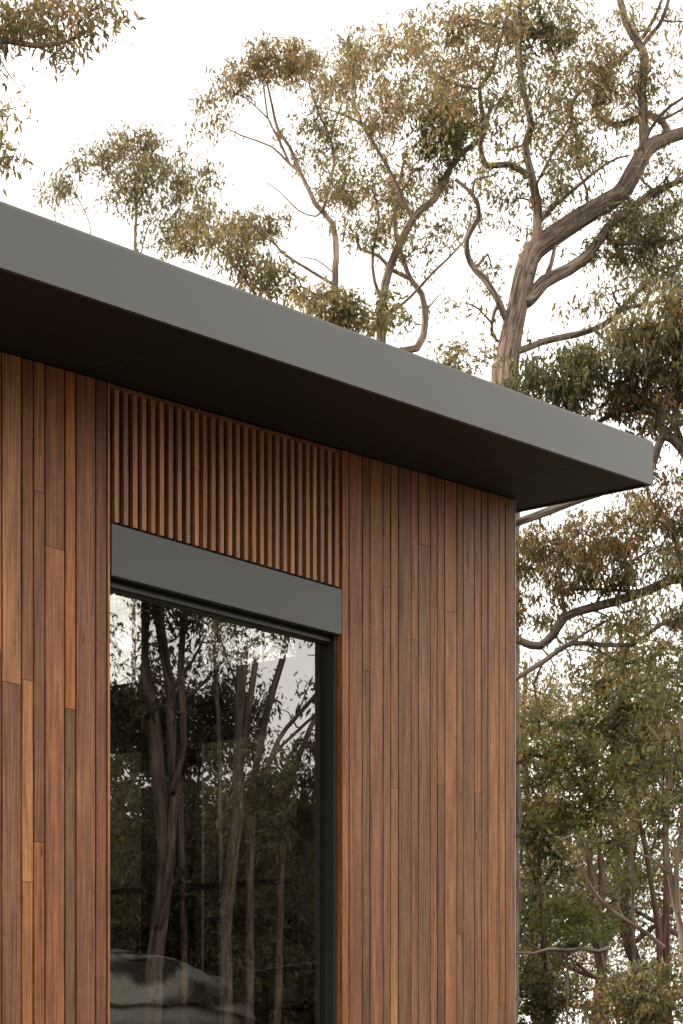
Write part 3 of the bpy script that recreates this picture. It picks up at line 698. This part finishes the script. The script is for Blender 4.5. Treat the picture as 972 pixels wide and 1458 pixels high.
# --- slender gum left of it with the umbrella crown
traced(13, 31.0, [
 ([(474, 440), (477, 367), (471, 318), (449, 292), (441, 275), (427, 246), (412, 209), (395, 183), (387, 150), (380, 118)], 10, 3),
 ([(425, 244), (410, 232), (387, 209), (346, 194), (325, 184)], 4, 1.6),
 ([(412, 233), (395, 194), (381, 168), (375, 120), (365, 90)], 4, 2),
 ([(458, 300), (464, 286), (476, 232), (470, 197), (453, 160), (440, 120)], 5, 2.5),
 ([(466, 400), (433, 380), (400, 358), (375, 328), (345, 322), (318, 328)], 5, 2.5),
 ([(449, 308), (425, 300), (400, 275), (380, 260)], 3, 1.6),
 ([(470, 190), (490, 140), (505, 100)], 3, 2),
 ([(380, 168), (350, 140), (325, 130)], 2.5, 1.6),
 ([(474, 388), (450, 370), (425, 366)], 3, 1.5),
], [
 (395, 80, 55, 25, 1.3, TAN), (345, 108, 38, 26, 1.2, TAN), (430, 92, 32, 28, 1.1, TAN), (312, 135, 20, 24, .8, TAN), (300, 178, 18, 30, .6, TAN), (470, 118, 26, 30, .7, TAN), (512, 62, 34, 30, 1.5, TAN), (500, 110, 24, 26, .6, TAN),
 (465, 205, 28, 40, .55), (440, 230, 26, 26, .4), (480, 260, 24, 36, .55), (355, 318, 40, 22, .7), (330, 340, 34, 34, .6), (385, 320, 26, 20, .5), (432, 180, 16, 16, .5, TAN), (455, 180, 60, 90, .14, TAN),
], 'gum_tree', 'slender gum tree with a flat umbrella crown, left of the twin stemmed gum', bark=BARKT, leaf=(.088, .023), pal=OLIVE, per=12)

# --- little gum above the left part of the roof
traced(14, 36.0, [
 ([(193, 375), (193, 340), (194, 300), (193, 268), (190, 235), (186, 200)], 5, 2),
 ([(198, 372), (205, 340), (215, 315), (232, 296)], 3, 1.5),
 ([(200, 345), (205, 320), (196, 300)], 2, 1.3),
 ([(193, 290), (215, 262), (240, 240), (260, 225)], 2.6, 1.3),
 ([(193, 285), (165, 255), (140, 235), (110, 230)], 2.6, 1.3),
 ([(135, 360), (128, 320), (112, 285), (90, 262)], 3, 1.4),
], [
 (190, 200, 46, 24, .75), (150, 225, 38, 26, .6), (228, 222, 34, 34, .6), (195, 250, 44, 30, .5), (165, 285, 30, 26, .4), (215, 290, 26, 24, .4), (112, 232, 30, 18, .5), (85, 272, 36, 22, .8), (250, 262, 32, 36, .6), (255, 310, 34, 40, .5), (285, 255, 30, 34, .45), (290, 305, 36, 34, .5), (230, 335, 40, 24, .35),
], 'gum_sapling', 'small fine gum with a slim straight stem above the left roof edge', bark=BARKT, leaf=(.12, .028), per=9)

# --- low crown poking over the roof between the sapling and the umbrella gum
traced(15, 27.0, [
 ([(372, 470), (368, 430), (350, 400), (330, 372), (322, 350)], 4, 1.8),
 ([(366, 425), (385, 395), (392, 375)], 3, 1.5), ([(352, 402), (345, 380), (355, 360)], 2.5, 1.3), ([(330, 372), (300, 345), (275, 320)], 2.5, 1.3),
], [(372, 395, 40, 26, 1.3), (345, 375, 26, 24, .7), (395, 420, 36, 20, 1.1), (310, 355, 30, 26, .6), (285, 325, 26, 30, .6), (262, 345, 28, 20, .4)],
 'gum_sapling', 'thin sapling whose dark top just clears the roof edge left of the slender gum', bark=BARKD, leaf=(.095, .026), per=11)
traced(16, 21.0, [([(480, 520), (484, 470), (478, 445), (470, 425)], 6, 2), ([(482, 462), (505, 440), (520, 425)], 3, 1.5), ([(480, 450), (455, 440), (440, 430)], 3, 1.5)],
 [(475, 440, 34, 28, 2.0), (448, 428, 26, 16, 1.2, TAN), (505, 440, 28, 28, 1.6), (525, 462, 24, 20, 1.4), (470, 415, 26, 14, .9, TAN)],
 'bushy_tree', 'dense bushy treetop just above the roof edge below the slender gum', bark=BARKD, leaf=(.075, .024), droop=.3, per=13)
traced(17, 23.0, [([(655, 600), (652, 545), (648, 520)], 5, 2), ([(652, 548), (632, 520)], 2, 1.2), ([(652, 540), (668, 525)], 2, 1.2)],
 [(648, 518, 34, 15, 1.3), (625, 505, 22, 12, .8), (672, 528, 20, 14, 1.0)],
 'bushy_tree', 'low bushy treetop peeking over the roof edge left of the big trunk', bark=BARKD, leaf=(.075, .024), droop=.2, per=13)

# --- gum reaching in from the left edge
traced(18, 17.0, [
 ([(-160, 520), (-150, 330), (-130, 180), (-90, 90), (-40, 60), (10, 58), (50, 66), (95, 60), (125, 45)], 22, 3, .5),
 ([(-60, 65), (-20, 30), (40, 15), (90, 10)], 6, 2.5), ([(-100, 100), (-50, 120), (-5, 85), (8, 100), (22, 118)], 5, 1.5), ([(-135, 200), (-70, 190), (-20, 170), (15, 165)], 7, 2), ([(-140, 260), (-70, 265), (-20, 235), (8, 225)], 6, 2),
 ([(50, 66), (70, 74), (92, 78)], 3, 1.5), ([(-90, 90), (-120, 20), (-100, -60)], 9, 4), 
], [
 (45, 32, 58, 26, 1.5, TAN), (10, 25, 40, 34, 1.3, TAN), (110, 38, 40, 28, 1.1, TAN), (80, 8, 44, 20, 1.1, TAN), (145, 30, 20, 24, .5, TAN), (100, 70, 26, 14, .6, TAN), (10, 168, 24, 18, .9, TAN), (2, 200, 14, 16, .6, TAN), (5, 240, 16, 30, .7, TAN), (-60, 60, 70, 50, 1.2, TAN), (-70, 210, 60, 60, 1.0, TAN), (-120, -30, 70, 60, 1.2, TAN),
], 'gum_tree', 'gum tree leaning in from the left edge with only its leafy branch tips showing', bark=BARKT, leaf=(.085, .024), per=12)

# --- drooping green gum to the right, just behind the roof end
traced(19, 19.0, [
 ([(1010, 900), (1000, 760), (990, 680), (972, 640), (945, 622), (930, 660), (925, 672)], 20, 10, .0),
 ([(945, 622), (942, 596), (955, 578), (985, 560)], 12, 7), ([(930, 664), (880, 692), (831, 709), (781, 728), (734, 744), (690, 752)], 13, 11),
 ([(990, 690), (960, 600), (930, 582), (880, 587), (845, 605)], 9, 7), ([(990, 660), (985, 560), (960, 500), (920, 470), (880, 470)], 9, 4),
 ([(960, 500), (965, 450), (950, 400)], 6, 3), ([(920, 582), (880, 550), (830, 530), (800, 520)], 5, 2.5), ([(985, 560), (940, 530), (900, 530)], 5, 2.5),
 ([(945, 622), (955, 608), (972, 602), (1000, 590)], 10, 6),
], [
 (790, 545, 42, 40, 1.7, GREEN), (835, 535, 44, 40, 1.9, GREEN), (870, 570, 36, 24, 1.6), (820, 500, 34, 22, 1.0, GREEN), (885, 500, 44, 38, 1.9), (930, 470, 44, 40, 2.0), (960, 530, 40, 44, 2.0, RUST), (915, 550, 36, 34, 1.8, RUST), (945, 600, 30, 30, 1.0, RUST), (955, 430, 34, 30, 1.6), (760, 520, 22, 30, .9, GREEN), (965, 660, 26, 44, 1.1, RUST), (950, 580, 40, 30, 1.3, RUST), (765, 560, 24, 20, 1.0, GREEN), (980, 480, 40, 60, 1.8),
], 'gum_tree', 'drooping olive gum tree behind the roof corner with a long bare limb passing under it', bark=BARKD, leaf=(.075, .02), per=14, droop=.9)

# --- right hand wood, below the roof corner
traced(21, 21.0, [
 ([(990, 1010), (985, 900), (972, 827), (930, 839), (880, 856), (840, 867), (806, 880), (789, 904), (769, 921), (742, 913), (715, 900)], 15, 11, .5),
 ([(930, 839), (900, 842), (860, 839), (811, 839)], 6, 4), ([(972, 835), (960, 760), (930, 740)], 7, 3), ([(806, 882), (800, 850), (795, 800), (792, 780)], 7, 3), ([(880, 856), (890, 810), (915, 790), (945, 775)], 5, 2.5),
 ([(842, 866), (870, 830), (890, 800)], 4, 2), ([(985, 900), (949, 882), (900, 916), (831, 914), (804, 919), (774, 941), (734, 966), (700, 985)], 6, 8), ([(804, 919), (843, 895), (880, 875)], 5, 3),
 ([(795, 800), (770, 790), (750, 780)], 3, 2), ([(840, 867), (870, 880), (905, 905), (940, 915)], 3, 1.5), ([(789, 904), (810, 930), (815, 960), (835, 990)], 3, 1.5), ([(831, 914), (860, 930), (890, 945), (925, 940)], 3, 1.5), ([(774, 941), (760, 975), (765, 1010), (745, 1030)], 3.5, 1.5), ([(880, 856), (900, 885), (930, 890), (955, 905)], 3, 1.5), ([(769, 921), (790, 950), (775, 985)], 3, 1.5), ([(900, 916), (915, 880), (945, 855)], 3, 1.5),
], [
 (762, 790, 36, 44, 1.24, RUST), (810, 775, 42, 44, 1.24, RUST), (862, 770, 40, 46, 1.24, RUST), (915, 750, 38, 40, 0.68, RUST), (950, 780, 34, 46, 0.99), (770, 850, 34, 36, 1.12, RUST), (840, 815, 44, 28, 1.24, RUST), (905, 810, 38, 34, 0.99), (945, 870, 36, 40, 1.12), (800, 745, 44, 16, 0.68, TAN), (880, 720, 44, 20, 0.37, TAN), (860, 890, 40, 22, 0.62), (755, 880, 22, 28, 0.87), (930, 710, 36, 26, 0.5, RUST), (900, 940, 36, 26, 0.74), (960, 720, 26, 50, 0.62, RUST),
], 'gum_tree', 'rust tinged gum tree right of the wall corner with bare grey crossing limbs', bark=BARKD, leaf=(.075, .02), per=14, droop=.9)

traced(22, 23.0, [
 ([(860, 1475), (855, 1384), (843, 1310), (841, 1249), (838, 1204), (842, 1140), (850, 1080)], 15, 6),
 ([(840, 1215), (853, 1150), (880, 1110), (905, 1060)], 6, 3), ([(842, 1150), (820, 1110), (790, 1085), (760, 1075), (730, 1090)], 6, 4), ([(850, 1090), (835, 1040), (845, 990)], 5, 2.5), ([(852, 1080), (885, 1020), (900, 980)], 5, 2.5),
 ([(855, 1395), (836, 1385), (820, 1370)], 8, 4), ([(843, 1310), (855, 1273), (853, 1216), (856, 1170)], 10, 5),
], [
 (865, 970, 46, 38, 0.69, DARKG), (905, 1000, 46, 38, 0.69, DARKG), (840, 1020, 46, 38, 0.66, DARKG), (885, 1050, 46, 36, 0.66, DARKG), (800, 1060, 44, 36, 0.69, DARKG), (830, 1100, 46, 36, 0.73, DARKG), (880, 1100, 38, 30, 0.41, DARKG), (770, 1030, 26, 26, 0.56), (860, 1150, 46, 30, 0.66, DARKG), (810, 1150, 44, 30, 1.18),
], 'broadleaf_tree', 'green broad leaved tree with a straight reddish trunk in the lower right wood', bark=BARKR, leaf=(.068, .034), per=12, pal=DARKG, droop=.2)

traced(23, 26.0, [
 ([(781, 1475), (781, 1430), (776, 1370), (776, 1347), (771, 1298), (767, 1224), (772, 1150), (780, 1080)], 14, 4),
 ([(772, 1300), (760, 1250), (748, 1200)], 4, 2), ([(768, 1225), (794, 1190), (815, 1170)], 4, 2), ([(776, 1350), (800, 1310), (815, 1280)], 4, 2), ([(781, 1425), (810, 1415), (845, 1408)], 5, 3), ([(772, 1150), (752, 1110), (745, 1060)], 4, 2), ([(780, 1090), (765, 1020), (770, 980)], 3, 1.5),
 ([(737, 1338), (757, 1288), (767, 1268), (794, 1222)][::-1], 5, 5),
], [
 (755, 1090, 34, 46, 1.12), (780, 1180, 44, 36, 1.05), (755, 1160, 26, 40, 0.93, RUST), (790, 1230, 40, 30, 0.41, DARKG), (770, 1400, 40, 36, 0.87), (750, 1440, 26, 30, 1.12), (800, 1430, 36, 34, 0.5), (752, 1020, 24, 30, 0.5), (765, 1310, 30, 30, 0.37), (790, 1370, 30, 26, 0.56, RUST),
], 'gum_tree', 'dark trunked gum nearest the timber wall corner, with small broken side branches', bark=BARKR, leaf=(.066, .028), per=12, pal=DARKG, droop=.3)

traced(24, 20.0, [
 ([(990, 1500), (975, 1400), (969, 1323), (956, 1261), (948, 1200), (955, 1120), (950, 1030)], 12, 6, .3), ([(949, 1240), (930, 1224), (915, 1217), (895, 1206), (870, 1200), (840, 1198), (818, 1190), (800, 1195)], 5, 3),
 ([(965, 1300), (962, 1240), (969, 1187), (975, 1100), (965, 1000)], 9, 5), ([(975, 1100), (945, 1060), (920, 1030)], 5, 2.5), ([(880, 1203), (862, 1185), (860, 1170)], 3, 1.5), ([(969, 1150), (935, 1110), (905, 1090)], 4, 2),
], [
 (935, 1080, 40, 46, 0.66, DARKG), (955, 1010, 34, 44, 0.66, DARKG), (930, 1150, 38, 24, 0.62), (960, 1130, 30, 40, 0.45, DARKG), (890, 1180, 44, 18, 0.74), (950, 940, 34, 30, 0.99), (830, 1200, 44, 16, 0.74),
], 'gum_tree', 'pale smooth barked tree at the right edge with an arm bending left', bark=BARKP, leaf=(.068, .03), per=12, pal=DARKG, droop=.3)

traced(25, 24.0, [([(937, 1475), (939, 1390), (937, 1323), (927, 1261), (920, 1212), (907, 1150), (900, 1080), (905, 1000)], 11, 5), ([(922, 1225), (940, 1170), (945, 1100)], 5, 3), ([(905, 1140), (880, 1090), (870, 1040)], 4, 2)],
 [(900, 1060, 36, 40, 0.41, DARKG), (945, 1080, 30, 30, 0.35, DARKG), (910, 1130, 30, 24, 0.43)], 'gum_tree', 'leaning brown trunked gum between the reddish trunk and the pale one', bark=BARKR, leaf=(.066, .028), per=12, pal=DARKG, droop=.3)
traced(26, 27.0, [([(949, 1475), (947, 1400), (947, 1335), (949, 1261), (947, 1187), (952, 1100), (948, 1010)], 15, 7), ([(949, 1180), (930, 1120), (915, 1080)], 5, 2.5)],
 [(945, 1040, 36, 40, 0.74), (915, 1090, 30, 30, 0.5)], 'gum_tree', 'stout straight brown trunk at the far right of the wood', bark=BARKR, leaf=(.066, .028), per=12, pal=DARKG, droop=.3)
traced(27, 29.0, [([(902, 1475), (903, 1400), (902, 1340), (900, 1261), (897, 1175), (893, 1100), (890, 1030)], 7, 3), ([(898, 1190), (880, 1150), (870, 1110)], 3, 1.5)],
 [(880, 1060, 36, 36, 0.56), (905, 1100, 30, 24, 0.37)], 'gum_sapling', 'thin straight dark sapling between the two leaning trunks in the wood', bark=BARKD, leaf=(.066, .028), per=12, pal=DARKG, droop=.3)
# broken pale branch lodged across the trunks
traced(28, 21.5, [([(944, 1349), (920, 1328), (890, 1309), (865, 1292), (845, 1270), (835, 1253), (829, 1243), (824, 1232)], 7.5, 4, -.6), ([(890, 1309), (880, 1290), (884, 1276)], 2.5, 1.2), ([(845, 1270), (848, 1254), (842, 1240)], 2, 1)], [], 'fallen_branch', 'pale curved broken branch lodged across the trunks in the wood', bark=BARKT, cat='branch', to_ground=False)
traced(29, 20.5, [([(866, 1349), (852, 1353), (830, 1350), (806, 1353), (781, 1351), (760, 1357), (737, 1356), (700, 1364)], 7, 4, -.2)], [], 'fallen_branch', 'straight bare bough lying level across the reddish trunk', bark=BARKD, cat='branch', to_ground=False)
# understorey
traced(30, 18.0, [([(925, 1560), (922, 1470), (918, 1420), (915, 1390)], 5, 2), ([(922, 1470), (950, 1430), (965, 1400)], 3, 1.5), ([(922, 1475), (890, 1440), (880, 1410)], 3, 1.5)],
 [(915, 1400, 44, 34, 1.07, DARKG), (945, 1430, 36, 36, 1.12, DARKG), (885, 1425, 32, 32, 1.4), (920, 1450, 50, 20, 1.6, RUST), (960, 1385, 24, 30, 1.0)], 'shrub', 'leafy green shrub at the foot of the pale tree', cat='shrub', bark=BARKD, leaf=(.062, .024), per=14, droop=.6)
traced(31, 22.0, [([(805, 1560), (808, 1400), (806, 1350), (802, 1310)], 4, 2), ([(807, 1370), (785, 1330)], 2.5, 1.2), ([(807, 1360), (830, 1325)], 2.5, 1.2)],
 [(800, 1305, 40, 24, 1.8, [(.10, .125, .04), (.08, .11, .035)]), (822, 1330, 30, 20, 1.4, [(.10, .125, .04), (.08, .10, .035)]), (790, 1275, 28, 20, 0.51, DARKG)], 'shrub', 'bright green young shrub beside the reddish trunk', cat='shrub', bark=BARKD, leaf=(.062, .026), per=14, droop=.3)

# --- further wood: whole trees standing in the gaps and round the clearing (most show, faintly, in and through the window; the unseen ones block sky light)
def wood_tree(seed, x, y, h, spread, kind, label, bark, pal, leaf=(.14, .045), tau=1.0, lean=0., group=None, low=.35, per=12, ntop=9):
    T = Tree(seed, bark, leaf, .5, pal, per); rg = T.rng
    b0 = np.array((x, y, -.05)); r0 = .011 * h + .04
    tips = b0 + np.array((lean + rg.normal(0, .03) * h, rg.normal(0, .03) * h, h * .9))
    n = 6; t = np.linspace(0, 1, n)[:, None]
    P = b0 + (tips - b0) * t + rg.normal(0, .012 * h, (n, 3)) * np.array((1, 1, .2)) * (t > 0)
    T.limb(P, np.linspace(r0, r0 * .25, n), 'trunk')
    cl = []
    for i in range(ntop):
        f = low + (1 - low) * (i + .5) / ntop * .85; a = i * 2.4 + rg.uniform(-.4, .4); L = spread * rg.uniform(.5, 1.) * (1.25 - .6 * f)
        k = P[0] + (P[-1] - P[0]) * f; e = k + np.array((math.cos(a) * L, math.sin(a) * L, L * rg.uniform(.35, .9)))
        m_ = (k + e) / 2 + rg.normal(0, L * .1, 3); r = r0 * (1 - f * .7) * .45
        j = int(np.argmin(np.linalg.norm(T.nodes - k, axis=1)))
        T.limb([T.nodes[j], m_, e], [r, r * .7, r * .3]); cl.append((e, L))
    for e, L in cl:
        R_ = L * .62 + .4; n = int(tau * math.pi * R_ * R_ / (.5 * leaf[0] * leaf[1] * .62 * per))
        T.clump(e, (R_, R_, R_ * .75), n)
    return T.build(kind, label, 'tree', group, b0)

# behind the right hand wood and seen through the room's side windows
back = [
 (at(770, HY, 38), 10.0, 2.6), (at(850, HY, 42), 9.0, 2.8), (at(930, HY, 36), 10.5, 2.8), (at(1010, HY, 32), 12, 3.0), (at(700, HY, 44), 10.5, 3.4),
 (at(392, HY, 24), 5.6, 1.9), (at(345, HY, 26), 6.2, 2.0), (at(300, HY, 23), 5.4, 1.9), (at(210, HY, 24), 5.6, 1.9), (at(170, HY, 26), 6.2, 2.0), (at(440, HY, 29), 6.4, 2.2), (at(265, HY, 29), 6.6, 2.2), (at(120, HY, 30), 6.6, 2.2), (at(560, HY, 34), 6.5, 2.2), (at(330, HY, 27), 8.6, 2.6), (at(190, HY, 28), 8.8, 2.4), (at(280, HY, 33), 9.4, 2.6),
]
for i, (p, h, s_) in enumerate(back):
    wood_tree(100 + i, p[0], p[1], h, s_, 'woodland_tree', 'olive tree standing back in the wood behind the house', (BARKR, BARKD)[i % 2], (OLIVE, DARKG)[i % 2] if i < 5 else DEEP, leaf=(.10, .034), tau=.36 if i < 5 else (1.2 if i < 13 else .3), group='trees standing back in the wood', low=.14 if i < 5 else .1)
# the grove in front of the house that the window mirrors, plus unseen sky-blocking trees
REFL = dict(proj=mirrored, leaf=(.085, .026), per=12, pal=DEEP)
traced(41, 19.5, [
 ([(217, 1420), (220, 1351), (229, 1274), (234, 1213), (227, 1130), (222, 1087), (215, 1025), (203, 960), (200, 920), (206, 850), (212, 760)], 25, 18),
 ([(226, 1315), (240, 1240), (248, 1140), (245, 1087), (244, 994), (234, 933), (224, 865), (215, 790)], 13, 15),
 ([(247, 1120), (262, 1056), (258, 963), (262, 880), (266, 790)], 10, 9), ([(203, 930), (180, 900), (150, 890)], 6, 3), ([(262, 960), (285, 920), (300, 880)], 5, 3), ([(246, 1010), (275, 985), (300, 965)], 5, 3),
], [(180, 870, 34, 34, 1.0), (245, 850, 30, 30, .8), (280, 870, 40, 34, .8), (170, 1010, 26, 40, 1.6), (165, 970, 26, 26, .7), (215, 800, 70, 50, 1.3)],
 'gum_tree', 'many stemmed gum in front of the house, mirrored large in the left of the window', bark=BARKM, **REFL)
traced(42, 20.5, [
 ([(322, 1420), (320, 1336), (326, 1259), (337, 1166), (337, 1118), (340, 1025), (343, 954), (350, 860), (356, 780)], 19, 14),
 ([(318, 1320), (316, 1260), (314, 1197), (313, 1133), (311, 1025), (306, 957), (304, 870)], 8, 5), ([(340, 1120), (352, 1025), (359, 979), (368, 911), (374, 830)], 10, 9), ([(342, 985), (320, 930), (310, 890)], 4, 2), ([(368, 911), (395, 880), (420, 860)], 4, 2),
], [(320, 880, 44, 34, .9), (360, 870, 44, 34, 1.0), (395, 895, 36, 26, .6),  (330, 810, 80, 44, 1.3)],
 'gum_tree', 'tall grey gum in front of the house, mirrored in the middle of the window', bark=BARKM, **REFL)
traced(43, 22.0, [
 ([(356, 1440), (358, 1250), (362, 1120), (369, 1075), (384, 1000), (401, 940), (412, 880), (420, 800)], 12, 8),
 ([(362, 1150), (371, 1118), (396, 1053), (420, 1022), (448, 991), (480, 950)], 9, 5), ([(364, 1130), (390, 1075), (415, 1048), (446, 1020), (480, 985)], 6, 4), ([(396, 1053), (400, 1080)], 3, 2), ([(420, 1022), (430, 1000), (440, 975)], 3, 1.5),
], [(425, 975, 26, 16, .6), (440, 950, 20, 14, .35), (415, 1010, 30, 12, .6), (430, 1070, 30, 26, .7), (400, 1105, 36, 24, .9), (440, 1110, 26, 26, 1.0), (425, 830, 50, 40, .7), (385, 1130, 40, 26, 1.2)],
 'gum_tree', 'leaning gum in front of the house, mirrored at the right of the window', bark=BARKM, **REFL)
traced(44, 24.0, [([(395, 1460), (400, 1230), (408, 1136), (423, 1087), (442, 1037), (470, 980)], 11, 6), ([(404, 1180), (375, 1120), (365, 1080)], 5, 3)],
 [(450, 1060, 30, 24, .8), (390, 1160, 50, 34, 1.3), (440, 1160, 40, 40, 1.4), (360, 1180, 40, 34, 1.3)],
 'gum_tree', 'slanting thin gum in front of the house, behind the leaning one in the mirror image', bark=BARKM, **REFL)
traced(45, 25.5, [([(264, 1475), (262, 1300), (256, 1120), (262, 1020), (258, 930)], 11, 5), ([(258, 1100), (225, 1050), (190, 1010)], 5, 3), ([(258, 1090), (300, 1040), (345, 1000)], 5, 3), ([(260, 1000), (300, 960), (330, 930)], 4, 2), ([(259, 980), (215, 950), (180, 930)], 4, 2)],
 [(180, 1025, 34, 44, 1.9), (225, 1010, 34, 50, 1.9), (265, 1020, 34, 50, 1.9), (305, 1010, 34, 44, 1.9), (345, 1000, 26, 44, 1.7), (340, 1055, 34, 30, 1.6), (290, 1070, 40, 26, 1.6), (230, 1075, 40, 26, 1.6), (320, 940, 40, 26, .7), (200, 940, 44, 26, .6)],
 'bushy_gum', 'dark bushy gum in front of the house, mirrored behind the pale trunks in the window', bark=BARKD, **REFL)
front = [(mirrored(180, HY, 27), 4.6, 2.0), (mirrored(260, HY, 29), 4.8, 2.0), (mirrored(330, HY, 28), 4.4, 2.0), (mirrored(410, HY, 29), 4.2, 2.0), (mirrored(470, HY, 32), 4.6, 2.2), (mirrored(110, HY, 30), 5.6, 2.6), (mirrored(220, HY, 36), 5.6, 2.6), (mirrored(370, HY, 37), 4.8, 2.6), (mirrored(540, HY, 35), 6.5, 3.4), (mirrored(20, HY, 34), 9, 3.4),
 ((-11, -17, 0), 14, 5), ((-17, -11, 0), 14, 5), ((-4, -23, 0), 13, 4.5), ((4, -28, 0), 11, 4), ((-21, -3, 0), 13, 4.5), ((-20, -20, 0), 16, 5), ((46, -8, 0), 12, 4.5), ((-22, 8, 0), 12, 4)]  # unseen trees added to block low sky light from the facade
for i, (p, h, s_) in enumerate(front):
    wood_tree(200 + i, p[0], p[1], h, s_, 'woodland_tree', 'dark leafy tree in front of the house', (BARKD, BARKR)[i % 2], DEEP, leaf=(.11, .04) if i < 9 else (.17, .06), tau=1.15, group='trees across the clearing', low=.06)
print('LEAVES', LEAFCOUNT[0], 'OBJECTS', len(bpy.data.objects))
